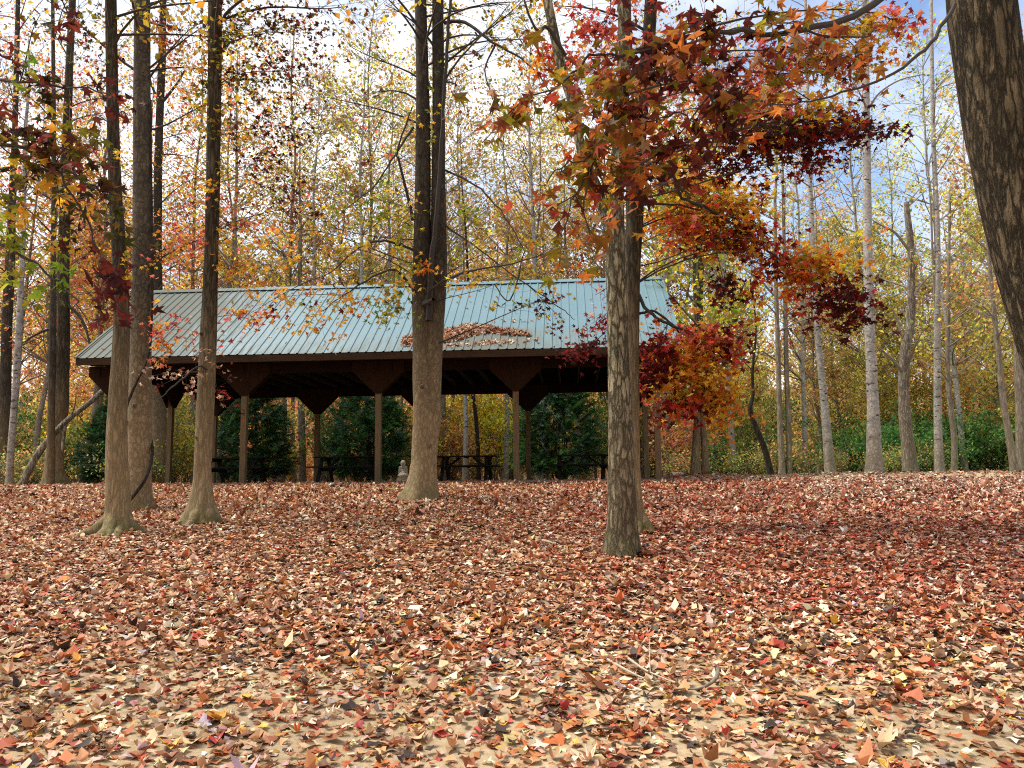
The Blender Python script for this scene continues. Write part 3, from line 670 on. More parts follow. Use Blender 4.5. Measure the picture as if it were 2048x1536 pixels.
def top_crown(tw, lf, rg, Q, z0, spread, nb, nl, pals, size=.12):
    """limbs and leaves above the picture"""
    idx = np.where(Q[:, 2] > z0)[0]
    if len(idx) == 0: return
    for k in range(nb):
        s = Q[rg.choice(idx)]; a = rg.uniform(0, 6.283); l = spread * rg.uniform(.5, 1)
        e = s + np.array([math.cos(a) * l, math.sin(a) * l, rg.uniform(.3, 1.6)])
        blob(tw, lf, rg, s, e, (spread * .45, spread * .45, .7), nl // nb, size, pals, DIAM, .03, ntw=10)
def flare_base(Q, wq, drop=.12):
    Q = np.vstack([Q[0] - np.array([0, 0, drop]), Q]); return Q, np.concatenate([[wq[0]], wq])
def dense(Q, wq, step=.09, upto=1.2):
    """finer rings near the foot so that the root flare is smooth"""
    s = np.concatenate([[0], np.cumsum(np.linalg.norm(np.diff(Q, axis=0), axis=1))])
    tt = np.unique(np.concatenate([np.arange(0, min(upto, s[-1]), step), np.arange(upto, s[-1], .3), [s[-1]]]))
    return np.stack([np.interp(tt, s, Q[:, k]) for k in range(3)], 1), np.interp(tt, s, wq)

LEAFY = 1.9
def roots(tk, base, r, n, reach, seed, top=.28):
    rg = np.random.default_rng(seed + 900); a0 = rg.uniform(0, 6.283)
    for k in range(n):
        a = a0 + k * 6.283 / n + rg.uniform(-.35, .35); L_ = reach * rg.uniform(.55, 1.1); h = top * rg.uniform(.6, 1.25); d = np.array([math.cos(a), math.sin(a), 0]); sd = np.array([-d[1], d[0], 0]) * rg.normal(0, .18)
        P = [base + d * r * .35 + np.array([0, 0, h]), base + d * r * .85 + np.array([0, 0, h * .55]), base + d * (r + L_ * .3) + sd * L_ * .4 + np.array([0, 0, h * .2]), base + d * (r + L_ * .65) + sd * L_ + np.array([0, 0, .02]), base + d * (r + L_) + sd * L_ * 1.3 + np.array([0, 0, -.06])]
        Q = smooth_path(P, 5); rr = np.interp(np.linspace(0, 1, len(Q)), [0, .3, .6, 1], [r * .5, r * .5, r * .36, r * .08])
        tube(tk, Q, rr, 10, .10, seed=seed + k, base_z=base[2], bump=.03)
def big_tree(name, label, cat, stems, d, mat, flare=1.0, lobes=5, blobs=(), limbs=(), seed=0, ztop=13, size=.1, shape=STAR, top=(2.5, 10, 500, ['amber', 'olive']), rough=.05, sides=22, group=None, fh=.2, knots=0, root=(0, 0)):
    rg = np.random.default_rng(seed + 100)
    tk = MB(); tw = MB(); lf = MB(); first = None; loc = None
    for si, st in enumerate(stems):
        Q, wq = px_path(st, d)
        if loc is None:
            gz_ = float(terrain(Q[0][0], Q[0][1])); Q[0][2] = min(Q[0][2], gz_ + .02); loc = np.array([Q[0][0], Q[0][1], gz_])
        if ztop > Q[-1][2] + .5: Q, wq = extend_up(Q, wq, ztop, rg)
        if si == 0: Q, wq = flare_base(Q, wq)
        Q, wq = dense(Q, wq)
        tube(tk, Q - loc, wq, sides, rough, flare if si == 0 else 0, lobes, seed + si, base_z=0, flare_h=fh, bump=.012)
        for _ in range(knots):
            k = rg.integers(12, len(Q) - 4); a = rg.uniform(0, 6.283); o = Q[k] - loc; dv = np.array([math.cos(a), math.sin(a), rg.uniform(.1, .7)])
            tube(tk, [o, o + dv * wq[k] * 1.0, o + dv * wq[k] * 1.22], [wq[k] * .5, wq[k] * .22, wq[k] * .05], 7, .1, seed=int(k), base_z=-1)
        if first is None: first = Q
        if top: top_crown(tw, lf, rg, Q, top[4] if len(top) > 4 else 8.6, *top[:4])
    if root[0]: roots(tk, np.array([0, 0, -.03]), px_path(stems[0], d)[1][2] * .95, root[0], root[1], seed)
    for lb in limbs:                                    # explicit limbs: (u, v, width_px, depth)
        P = np.array([at(p[0], p[1], p[3]) for p in lb]); r_ = np.array([p[2] / 2 / FPX * p[3] for p in lb])
        Q = smooth_path(P, 5); rq = np.interp(np.linspace(0, 1, len(Q)), np.linspace(0, 1, len(P)), r_)
        Q = Q + rg.normal(0, .008, Q.shape); ptube(tw, Q, rq, 6)
    for b in blobs:
        (u, v, ru, rv, n, pals) = b[:6]; dd = b[6] if len(b) > 6 and b[6] else d; ls = b[7] if len(b) > 7 else size
        c = at(u, v, dd); px = dd / FPX
        if len(b) > 8: o = at(b[8][0], b[8][1], b[8][2])
        else:
            s = first[np.argmin(np.abs(first[:, 2] - (c[2] - .25 * abs(c[0] - first[0][0]))))]; o = s
        wd = 1.0 if dd < 7 else 1.22; rad = (ru * px * wd, max(.25, .8 * ru * px), rv * px * wd)
        blob(tw, lf, rg, o, c, rad, int(n * (1.75 if dd < 7 else LEAFY)), ls, pals, shape, .004 + .004 * np.linalg.norm(c - o))
    t = empty(name, loc, 0, label, cat, group)
    tk.build('trunk', mat, t)
    for b_ in (tw, lf):
        b_.V = [v - loc for v in b_.V]
    build_multi('crown', [(lf, M_leaf), (tw, M_twig)], t)
    return t, loc

def gd(u, v): return float(ground(u, v)[1])

# ------------------------------------------------------------------ trees in the leaf slope
d1 = gd(230, 1066); d2 = gd(278, 1022); d3 = gd(400, 1048); d4 = gd(842, 999); d5 = gd(1246, 1110); d5b = gd(1272, 1064)
print('depths', d1, d2, d3, d4, d5, d5b)
big_tree('tree', 'grey-brown trunk with wide mossy root flare, front of the left pair', 'tree',
  [[(231, 1074, 58), (236, 1040, 52), (237, 1025, 48), (236, 1000, 46), (233, 900, 41), (236, 807, 37), (243, 671, 32), (239, 525, 28), (229, 342, 25), (224, 150, 24), (221, -40, 22)]], d1, M_bark_mud, 1.3, 5, seed=1, rough=.05, fh=.09, knots=5, root=(6, .42),
  blobs=[(250, 300, 26, 40, 14, 'amber'), (200, 120, 50, 40, 40, ['olive', 'maroon']), (180, 40, 60, 40, 50, 'olive'), (260, 560, 30, 30, 10, 'amber')])
big_tree('tree', 'brown-spotted trunk wrapped by a thick vine, rear of the left pair', 'tree',
  [[(279, 1028, 52), (278, 990, 47), (278, 935, 46), (280, 807, 43), (282, 671, 42), (285, 525, 39), (285, 342, 36), (284, 256, 35), (284, 100, 33), (284, -40, 31)]], d2, M_bark_spot, .35, 5, seed=2, knots=8,
  blobs=[(312, 60, 40, 50, 60, ['orange', 'amber']), (345, 70, 40, 40, 50, 'pinkred'), (328, 690, 26, 50, 60, ['pinkred', 'orange'], d2 - .6, .12), (345, 660, 40, 30, 26, 'pinkred', d2 - .5, .12), (350, 500, 40, 40, 40, 'orange')])
big_tree('tree', 'straight trunk with broad pale swollen foot, third thick trunk from the left-hand side', 'tree',
  [[(402, 1050, 62), (404, 1015, 50), (405, 980, 40), (405, 935, 33), (411, 807, 33), (417, 671, 33), (422, 525, 28.5), (428, 256, 27), (430, 0, 29), (431, -60, 28)]], d3, M_bark_mud, .55, 4, seed=3, fh=.2, root=(5, .22), knots=6, size=.092,
  limbs=[[(424, 745, 5, d3), (395, 735, 4, d3 - .3), (350, 770, 3, d3 - .5), (315, 800, 1.5, d3 - .6)], [(430, 60, 8, d3), (470, 10, 6, d3 - .4), (540, -30, 4, d3 - .8)]],
  blobs=[(470, 60, 80, 55, 120, ['olive', 'amber']), (560, 60, 70, 60, 130, ['olive', 'maroon']), (500, 160, 90, 55, 140, ['olive', 'olive', 'maroon']), (600, 140, 55, 50, 80, ['maroon', 'olive']),
         (470, 260, 70, 50, 90, ['olive', 'amber']), (560, 250, 70, 55, 90, ['olive', 'maroon']), (625, 55, 40, 40, 36, 'maroon'), (405, 180, 50, 70, 70, ['amber', 'olive']), (530, 330, 70, 40, 60, ['maroon', 'olive']),
         (430, 400, 60, 55, 80, ['amber', 'orange']), (480, 440, 70, 45, 80, ['amber', 'pinkred']), (560, 350, 55, 40, 36, 'maroon'), (610, 410, 50, 45, 34, 'maroon'), (380, 480, 60, 50, 90, ['orange', 'pinkred']), (460, 540, 80, 45, 90, ['amber', 'orange']),
         (395, 100, 40, 60, 50, ['amber', 'orange']), (430, 300, 25, 60, 44, ['yelgreen', 'amber']), (425, 120, 25, 90, 60, ['yelgreen', 'olive']),
         (345, 760, 70, 34, 26, ['litter_pale', 'maroon'], d3 - .5, .09, (424, 745, d3)), (440, 790, 40, 45, 34, ['crimson', 'maroon', 'litter_pale'], d3 + .3, .1, (424, 745, d3)), (390, 745, 30, 40, 24, 'litter_pale', d3 - .4, .085, (424, 745, d3)), (500, 640, 60, 60, 26, ['pinkred', 'orange'], d3 + .4, .1)])
big_tree('twin_trunk_tree', 'thick trunk that splits into two tall parallel stems before the pavilion roof', 'tree',
  [[(838, 1001, 66), (843, 975, 58), (848, 930, 52), (851, 820, 50), (848, 760, 46), (846, 690, 40), (843, 600, 38), (843, 520, 37), (846, 342, 32), (845, 170, 27), (840, -40, 25)],
   [(856, 900, 40), (862, 820, 40), (867, 690, 38), (873, 600, 36), (877, 520, 34), (877, 342, 29), (877, 170, 25), (875, -40, 23)]], d4, M_bark_smooth, .5, 5, seed=4, fh=.24, knots=7, size=.125, shape=STAR,
  limbs=[[(832, 585, 6, d4 - .3), (790, 540, 5, d4 - .8), (735, 560, 4, d4 - 1.2), (690, 590, 3, d4 - 1.4), (640, 625, 2, d4 - 1.6)], [(828, 500, 6, d4 - .2), (770, 482, 5, d4 - .8), (720, 495, 4, d4 - 1.2), (660, 545, 2.5, d4 - 1.6), (620, 560, 1.5, d4 - 1.8)],
         [(852, 600, 8, d4 - .3), (868, 572, 6, d4 - .5), (930, 545, 4.5, d4 - .9), (1020, 528, 3, d4 - 1.3), (1100, 505, 2, d4 - 1.6)], [(890, 340, 5, d4), (950, 370, 4, d4 - .5), (1000, 420, 3, d4 - .8), (1050, 500, 2, d4 - 1)],
         [(826, 440, 7, d4), (800, 330, 5, d4 - .3), (795, 300, 4, d4 - .4), (825, 215, 3, d4 - .5)], [(826, 255, 6, d4), (790, 310, 4, d4 - .3), (750, 370, 3, d4 - .5), (690, 420, 1.6, d4 - .7)],
         [(890, 45, 9, d4), (930, 45, 8, d4 - .3), (985, 85, 6, d4 - .6), (1060, 130, 4, d4 - 1), (1110, 200, 2, d4 - 1.2)], [(990, 90, 5, d4 - .6), (970, 140, 3, d4 - .7), (985, 200, 2, d4 - .8)],
         [(858, 640, 14, d4 - .25), (863, 520, 11, d4 - .35), (876, 400, 9, d4 - .4), (885, 250, 8, d4 - .35), (893, 100, 7, d4 - .3), (903, -30, 6, d4 - .2)], [(850, 607, 16, d4 - .2), (866, 599, 9, d4 - .5)],
         [(1050, 500, 2.5, d4 - 1), (1020, 600, 3, d4 - 1), (990, 570, 2, d4 - 1)], [(890, 450, 4, d4), (960, 500, 3, d4 - .6), (1040, 560, 2.5, d4 - 1), (1120, 615, 2, d4 - 1.3), (1150, 640, 1.2, d4 - 1.4)]],
  blobs=[(700, 400, 90, 35, 70, ['yellow', 'yelgreen']), (620, 440, 70, 40, 60, ['yellow', 'amber']), (760, 430, 60, 45, 70, ['yelgreen', 'yellow']), (800, 460, 40, 60, 50, ['yelgreen', 'yellow', 'orange']), (560, 470, 70, 30, 40, ['amber', 'orange']), (660, 500, 110, 30, 80, ['yellow', 'amber'], d4 - 1.2), (800, 560, 30, 40, 36, ['yelgreen', 'amber'], d4 - .8),
         (560, 600, 110, 34, 66, ['orange', 'maroon', 'amber'], d4 - 2.2, .115, (690, 590, d4 - 1.4)), (680, 610, 100, 42, 90, ['amber', 'orange', 'yelgreen'], d4 - 1.8, .115, (735, 560, d4 - 1.2)), (785, 620, 40, 50, 80, ['yelgreen', 'yellow'], d4 - 1, .12, (790, 540, d4 - .8)), (480, 640, 60, 34, 40, ['orange', 'pinkred'], d4 - 2.2, .115, (620, 560, d4 - 1.8)), (640, 660, 80, 26, 30, ['orange', 'amber'], d4 - 1.6, .115, (690, 590, d4 - 1.4)),
         (960, 460, 70, 55, 40, ['yelgreen', 'yellow'], d4 - .6), (1010, 555, 90, 40, 40, ['yellow', 'amber'], d4 - 1), (1090, 600, 60, 35, 34, ['amber', 'maroon', 'yelgreen'], d4 - 1.2), (1130, 640, 40, 26, 20, ['amber', 'maroon'], d4 - 1.4, .11, (1040, 560, d4 - 1)), (930, 380, 60, 60, 22, ['yelgreen', 'amber']), (1040, 500, 60, 40, 30, ['amber', 'yellow'], d4 - 1.2), (900, 560, 50, 50, 30, ['amber', 'yellow']),
         (845, 540, 30, 60, 30, ['orange', 'amber', 'yelgreen'], d4 - .5), (850, 300, 26, 120, 20, ['yelgreen', 'amber'], d4 - .4), (1030, 100, 70, 50, 26, ['olive', 'amber'], d4 - .8), (720, 300, 60, 60, 18, ['maroon', 'pinkred'], d4 - .4)])
T5, _ = big_tree('tree', 'shaggy forked trunk in front of the right end of the pavilion, nearest the camera', 'tree',
  [[(1245, 1112, 62), (1243, 1060, 58), (1243, 945, 54), (1239, 800, 47), (1236, 700, 42), (1234, 600, 42), (1233, 520, 42), (1228, 440, 42), (1233, 360, 32), (1240, 250, 26), (1250, 130, 28), (1247, -40, 30)],
   [(1226, 480, 28), (1206, 410, 26), (1183, 355, 24), (1162, 300, 20), (1146, 210, 20), (1122, 130, 21), (1095, 0, 20), (1088, -50, 19)]], d5, M_bark_shag, .55, 6, seed=5, fh=.19, rough=.06, sides=26, size=.115,
  limbs=[[(1130, 110, 9, d5), (1095, 55, 8, d5 - .2), (1075, 62, 6, d5 - .3), (1055, 20, 5, d5 - .4), (1045, -30, 4, d5 - .4)], [(1240, 420, 8, d5), (1200, 440, 5, d5 - .4), (1180, 470, 3, d5 - .5)]],
  blobs=[(1200, 60, 80, 55, 150, ['pinkred', 'red'], d5 + 1), (1100, 125, 55, 45, 90, ['red', 'orange'], d5 + .8), (1160, 170, 60, 50, 90, ['red', 'orange'], d5 + .6), (1300, 180, 80, 70, 150, ['pinkred', 'orange'], d5 + 1), (1420, 150, 100, 90, 260, 'pinkred', d5 + 1), (1520, 200, 100, 70, 250, 'pinkred', d5 + 1), (1620, 130, 90, 70, 200, ['pinkred', 'red'], d5 + 1.2),
         (1690, 110, 80, 50, 150, ['amber', 'orange'], d5 + 1), (1760, 60, 55, 50, 110, ['orange', 'amber'], d5 + 1), (1800, 45, 50, 40, 80, ['red', 'pinkred'], d5 + 1.2), (1740, 130, 60, 36, 80, ['maroon', 'orange'], d5 + 1),
         (1540, 285, 110, 40, 280, ['crimson', 'maroon'], d5 + .8), (1660, 275, 90, 34, 240, ['maroon', 'crimson'], d5 + .8), (1750, 262, 45, 22, 90, 'maroon', d5 + .9), (1490, 335, 60, 50, 120, ['crimson', 'maroon'], d5 + .8), (1650, 325, 40, 24, 50, 'crimson', d5 + .8), (1520, 235, 110, 40, 230, ['orange', 'red'], d5 + .5), (1640, 240, 70, 26, 110, ['orange', 'amber'], d5 + .5),
         (1400, 290, 70, 40, 90, ['orange', 'crimson'], d5 + .5), (1290, 330, 60, 50, 70, ['orange', 'red'], d5 + .8), (1190, 370, 60, 40, 44, ['orange', 'amber'], d5 - .5)])
big_tree('tree', 'darker mossy trunk close behind the shaggy forked trunk, bearing orange and crimson leaves', 'tree',
  [[(1273, 1066, 50), (1268, 1030, 44), (1262, 945, 36), (1262, 800, 34), (1263, 650, 33), (1265, 520, 33), (1269, 430, 36), (1270, 360, 36), (1281, 228, 32), (1296, 100, 28), (1304, -40, 27)]], d5b, M_bark_mud, .5, 4, seed=6, fh=.14, root=(5, .22), size=.125,
  limbs=[[(1276, 590, 8, d5b), (1300, 625, 7, d5b - .1), (1335, 648, 6, d5b), (1385, 668, 5, d5b + .2), (1420, 690, 3, d5b + .3)], [(1277, 627, 6, d5b), (1310, 625, 5, d5b), (1355, 660, 4, d5b + .2), (1375, 720, 3, d5b + .3)],
         [(1285, 300, 9, d5b), (1340, 345, 8, d5b - .2), (1365, 395, 7, d5b - .2), (1420, 420, 6, d5b), (1500, 470, 5, d5b + .2), (1560, 520, 4, d5b + .4), (1620, 545, 3, d5b + .5), (1690, 600, 2, d5b + .6)], [(1283, 410, 5, d5b), (1345, 408, 5, d5b), (1400, 420, 4, d5b)]],
  blobs=[(1370, 385, 80, 55, 200, ['amber', 'yelgreen'], d5b + .8), (1430, 385, 70, 40, 150, ['amber', 'orange'], d5b + .8), (1345, 440, 50, 50, 110, ['amber', 'orange'], d5b + .8), (1500, 440, 60, 40, 120, ['orange', 'amber'], d5b + .8), (1540, 510, 40, 40, 60, ['red', 'orange'], d5b + .6), (1390, 455, 70, 45, 200, ['red', 'orange'], d5b + .2), (1450, 425, 80, 50, 260, ['orange', 'amber'], d5b + .4), (1480, 480, 70, 45, 220, ['orange', 'crimson'], d5b + .4), (1560, 525, 30, 26, 40, ['red', 'crimson'], d5b + .5), (1455, 590, 34, 44, 70, 'maroon', d5b + .3, .13, (1420, 420, d5b)), (1500, 590, 30, 30, 26, ['red', 'orange'], d5b + .3, .13, (1500, 470, d5b)),
         (1640, 520, 75, 36, 200, ['amber', 'orange'], d5b + .5, .13, (1560, 520, d5b + .4)), (1620, 570, 60, 34, 140, ['red', 'orange'], d5b + .5, .13, (1560, 520, d5b + .4)), (1680, 605, 60, 50, 190, ['maroon', 'crimson'], d5b + .5, .135, (1620, 545, d5b + .5)), (1720, 640, 28, 26, 36, 'maroon', d5b + .5, .135, (1690, 600, d5b + .6)),
         (1400, 690, 75, 45, 260, ['red', 'orange', 'pinkred'], d5b + .3, .13, (1385, 668, d5b + .2)), (1455, 690, 40, 44, 110, ['crimson', 'red'], d5b + .3, .13, (1385, 668, d5b + .2)), (1385, 745, 75, 40, 250, ['orange', 'amber'], d5b + .3, .13, (1375, 720, d5b + .3)), (1415, 795, 65, 40, 230, ['amber', 'orange'], d5b + .3, .13, (1375, 720, d5b + .3)), (1375, 828, 60, 24, 130, ['red', 'crimson'], d5b + .3, .13, (1375, 720, d5b + .3)),
         (1340, 745, 36, 50, 90, ['amber', 'orange'], d5b + .2, .13, (1355, 660, d5b + .2)), (1450, 820, 45, 34, 90, ['orange', 'amber'], d5b + .3, .13, (1420, 690, d5b + .3)), (1315, 720, 44, 34, 130, ['crimson', 'crimson', 'red'], d5b + .1, .13, (1335, 648, d5b)), (1300, 755, 30, 20, 50, 'crimson', d5b + .1, .13, (1335, 648, d5b)), (1330, 640, 50, 50, 30, ['pinkred', 'crimson'], d5b, .08, (1310, 625, d5b)),
         (1165, 705, 44, 24, 110, ['crimson', 'maroon'], d5b + .3, .095, (1255, 640, d5b)), (1185, 660, 30, 26, 50, ['crimson', 'pinkred'], d5b + .3, .09, (1255, 600, d5b)), (1190, 590, 30, 40, 22, ['crimson', 'pinkred'], d5b + .3, .08, (1255, 560, d5b))])
# near leaning trunk at the picture's right, its branches hang across the top
d6 = 6.3
big_tree('tree', 'big deep-furrowed leaning trunk cut by the right edge of the photo', 'tree',
  [[(2285, 1330, 150), (2240, 1120, 138), (2190, 960, 134), (2112, 700, 131), (2060, 525, 130), (2016, 342, 130), (1988, 200, 128), (1968, 60, 128), (1955, -60, 126)]], d6, M_bark_ridge, .7, 5, seed=7, rough=.035, sides=44, size=.135, ztop=11, top=(3, 8, 200, ['near_mix', 'maroon'], 7.5),
  limbs=[[(1925, -160, 22, 6.2), (1740, 10, 16, 5.7), (1560, 68, 12, 5.2), (1440, 62, 11, 5.0), (1340, 85, 10, 4.9), (1262, 160, 9, 4.85), (1222, 250, 7, 4.8), (1190, 320, 5, 4.8), (1165, 420, 3, 4.75)],
         [(1340, 85, 7, 4.9), (1240, 112, 6, 4.9), (1180, 110, 6, 4.95), (1120, 170, 4, 4.95), (1040, 205, 3, 5), (965, 285, 2, 5)], [(1910, 8, 9, 6.2), (1860, 85, 8, 5.9), (1790, 145, 6, 5.6), (1700, 180, 5, 5.4), (1620, 200, 4, 5.2), (1530, 208, 2, 5)],
         [(1560, 68, 7, 5.2), (1600, 60, 6, 5.1), (1690, 78, 4, 5.1), (1760, 60, 2.5, 5)], [(1340, 85, 8, 4.9), (1360, 140, 7, 4.9), (1420, 190, 6, 4.9), (1440, 260, 4, 4.9), (1420, 330, 3, 4.9)], [(1325, 240, 5, 4.9), (1355, 225, 4, 4.9), (1400, 250, 3, 4.9)],
         [(1222, 250, 5, 4.8), (1180, 310, 4, 4.75), (1130, 330, 3.5, 4.7), (1090, 370, 2.5, 4.7)], [(1180, 340, 4, 4.8), (1150, 390, 3, 4.8), (1130, 450, 2, 4.8), (1115, 530, 1.4, 4.8)], [(1290, 335, 5, 4.9), (1345, 350, 5, 4.9), (1380, 400, 4, 4.9), (1420, 420, 2, 5)]],
  blobs=[(1010, 255, 80, 40, 16, 'near_mix', 4.9, .12, (1040, 205, 5)), (1090, 200, 90, 55, 30, 'near_mix', 4.9, .118, (1120, 170, 4.95)), (1180, 140, 70, 60, 24, 'near_mix', 4.9, .118, (1240, 112, 4.9)), (1240, 200, 80, 70, 36, 'near_mix', 4.85, .118, (1262, 160, 4.85)), (1190, 290, 90, 50, 30, 'near_mix', 4.8, .118, (1222, 250, 4.8)), (1250, 330, 60, 50, 24, 'near_mix', 4.8, .118, (1190, 320, 4.8)),
         (1120, 350, 90, 45, 22, 'near_mix', 4.75, .118, (1130, 330, 4.7)), (1085, 430, 55, 40, 12, 'near_mix', 4.8, .112, (1150, 390, 4.8)), (1130, 500, 36, 40, 7, 'near_mix', 4.8, .13, (1130, 450, 4.8)), (1180, 470, 36, 30, 5, 'near_mix', 4.8, .13, (1150, 390, 4.8)),
         (1300, 80, 60, 70, 26, ['near_mix', 'maroon'], 4.9, .118, (1340, 85, 4.9)), (1330, 150, 80, 60, 34, ['near_mix', 'maroon'], 4.9, .118, (1340, 85, 4.9)), (1310, 260, 80, 60, 28, ['maroon', 'near_mix'], 4.9, .118, (1360, 140, 4.9)), (1420, 80, 100, 60, 40, ['near_mix', 'maroon'], 5.0, .118, (1440, 62, 5)), (1420, 180, 80, 60, 32, ['near_mix', 'maroon'], 4.9, .118, (1420, 190, 4.9)), (1400, 320, 70, 36, 20, 'maroon', 4.9, .118, (1440, 260, 4.9)), (1320, 310, 60, 36, 16, ['maroon', 'near_mix'], 4.9, .118, (1420, 190, 4.9)),
         (1440, 260, 70, 50, 18, ['near_mix', 'maroon'], 4.95, .118, (1440, 260, 4.9)), (1540, 70, 90, 60, 32, ['near_mix', 'maroon'], 5.1, .118, (1560, 68, 5.2)), (1560, 165, 80, 50, 18, 'near_mix', 5.2, .118, (1620, 200, 5.2)), (1650, 70, 70, 50, 18, 'near_mix', 5.1, .118, (1690, 78, 5.1)), (1715, 110, 60, 50, 12, ['near_mix', 'orange'], 5.2, .118, (1690, 78, 5.1)), (1530, 200, 50, 34, 8, 'near_mix', 5, .13, (1530, 208, 5)), (1215, 400, 50, 26, 8, ['near_mix', 'maroon'], 4.8, .13, (1190, 320, 4.8)), (1270, 395, 30, 20, 5, 'maroon', 4.8, .12, (1290, 335, 4.9))])
# near tree whose trunk stands left of the picture
d7 = 5.6
big_tree('tree', 'near maple reaching in dark maroon and green leaf sprays from the left edge', 'tree',
  [[(-330, 1300, 130), (-325, 1000, 110), (-320, 600, 100), (-318, 200, 92), (-318, -100, 85)]], d7, M_bark_ridge, .6, 5, seed=8, size=.12, ztop=10, top=(3, 8, 200, ['maroon', 'darkolive'], 7.5),
  limbs=[[(-320, 380, 16, d7), (-150, 330, 12, 5.4), (0, 290, 9, 5.2), (110, 330, 6, 5.1), (200, 380, 4, 5), (270, 400, 2, 5)], [(-320, 200, 12, d7), (-100, 150, 9, 5.4), (40, 165, 6, 5.2), (160, 175, 4, 5.1), (230, 185, 2, 5)], [(-320, 520, 12, d7), (-100, 470, 9, 5.4), (30, 500, 6, 5.2), (110, 560, 4, 5.1), (150, 600, 3, 5), (180, 660, 1.5, 5)], [(110, 330, 6, 5.1), (170, 440, 4, 5), (210, 540, 3, 4.9), (240, 610, 2, 4.9)]],
  blobs=[(50, 280, 70, 45, 34, ['olive', 'maroon', 'darkolive'], 5.1, .098, (0, 290, 5.2)), (130, 330, 80, 45, 44, ['darkolive', 'maroon', 'olive'], 5.1, .096, (110, 330, 5.1)), (200, 390, 60, 55, 34, ['maroon', 'darkolive'], 5, .096, (200, 380, 5)), (70, 350, 60, 45, 26, ['olive', 'amber'], 5.1, .096, (0, 290, 5.2)), (20, 255, 36, 50, 18, ['maroon', 'darkolive'], 5.2, .096, (0, 290, 5.2)), (170, 460, 50, 45, 20, ['maroon', 'darkolive'], 5, .096, (170, 440, 5)),
         (60, 155, 80, 22, 20, ['maroon', 'olive', 'yelgreen'], 5.2, .096, (40, 165, 5.2)), (110, 185, 50, 24, 14, ['darkolive', 'maroon', 'olive'], 5.1, .096, (160, 175, 5.1)), (210, 180, 60, 18, 14, ['maroon', 'darkolive'], 5.1, .095, (160, 175, 5.1)), (60, 500, 70, 50, 26, ['yelgreen', 'yelgreen', 'amber'], 5.2, .098, (30, 500, 5.2)), (110, 580, 50, 34, 14, 'yelgreen', 5.1, .098, (110, 560, 5.1)), (30, 440, 50, 40, 14, ['yelgreen', 'amber'], 5.2, .096, (30, 500, 5.2)),
         (215, 550, 40, 28, 16, ['maroon'], 4.9, .115, (210, 540, 4.9)), (250, 625, 36, 24, 10, ['maroon'], 4.9, .115, (240, 610, 4.9)), (80, 30, 60, 26, 14, ['darkolive', 'maroon', 'olive'], 5.2, .096, (40, 165, 5.2)), (150, 280, 60, 30, 16, ['amber', 'olive'], 5.1, .096, (110, 330, 5.1)), (120, 420, 50, 40, 14, ['amber', 'orange'], 5.3, .11, (110, 330, 5.1))])
# far-left pair at the crest and the grey trunk beside the pavilion post
d0 = gd(110, 972)
big_tree('tree', 'slim bent trunk with pale collar at its foot, left of the pavilion eave', 'tree',
  [[(110, 978, 44), (108, 945, 36), (110, 900, 33), (116, 850, 30), (122, 807, 28), (127, 671, 24), (127, 525, 22), (134, 256, 17), (145, 0, 13), (148, -50, 12)]], d0, M_bark_mud, .5, 4, seed=9, size=.1, knots=3,
  limbs=[[(135, 610, 7, d0), (165, 640, 6, d0 - .2), (185, 690, 4, d0 - .4), (230, 668, 2, d0 - .4)], [(108, 655, 6, d0), (70, 670, 4, d0), (40, 690, 2, d0)]],
  blobs=[(60, 680, 50, 40, 40, ['pinkred', 'maroon'], d0), (190, 130, 60, 60, 80, ['amber', 'pinkred'], d0 + 1), (70, 90, 60, 60, 70, ['pinkred', 'amber'], d0 + 1)])
big_tree('tree', 'thin trunk right behind the slim bent trunk, left of the pavilion eave', 'tree',
  [[(101, 962, 16), (103, 800, 14), (106, 650, 13), (107, 520, 11), (108, 300, 9), (106, 60, 7), (105, -40, 6)]], 24, M_bark_gray, .3, 3, seed=19, sides=10, size=.12, top=(2, 6, 150, ['amber']), blobs=[(110, 420, 60, 60, 60, ['yellow', 'amber'], 24, .13)])
dl = gd(8, 968)
big_tree('tree', 'dark trunk cut by the left edge of the photo, beside a thin white trunk', 'tree',
  [[(2, 972, 36), (4, 930, 26), (10, 807, 22), (13, 671, 20), (20, 525, 18), (30, 256, 11), (36, 0, 9), (38, -40, 8)]], dl, M_bark_gray, .9, 4, seed=10, size=.1, sides=14, fh=.25, blobs=[(60, 60, 60, 50, 60, ['pinkred', 'amber'], dl + 1), (40, 430, 50, 50, 50, ['yellow', 'amber'], dl + 1)])
dg = gd(318, 966)
big_tree('tree', 'smooth grey-tan trunk between the vine-wrapped trunk and a pavilion post', 'tree',
  [[(318, 968, 33), (318, 900, 29), (318, 800, 27), (317, 671, 24), (315, 525, 17), (317, 300, 16), (324, 120, 15), (327, -40, 13)]], dg, M_bark_smooth, .15, 4, seed=11, size=.105,
  limbs=[[(318, 210, 8, dg), (345, 180, 6, dg), (370, 140, 4, dg)], [(316, 200, 6, dg), (300, 160, 4, dg), (290, 100, 3, dg)]],
  blobs=[(370, 110, 50, 60, 80, ['pinkred', 'orange'], dg), (340, 300, 40, 80, 90, ['amber', 'orange'], dg), (380, 400, 70, 60, 110, ['orange', 'pinkred', 'amber'], dg), (350, 500, 50, 50, 70, ['orange', 'amber'], dg), (260, 420, 50, 60, 60, ['amber', 'yellow'], dg)])
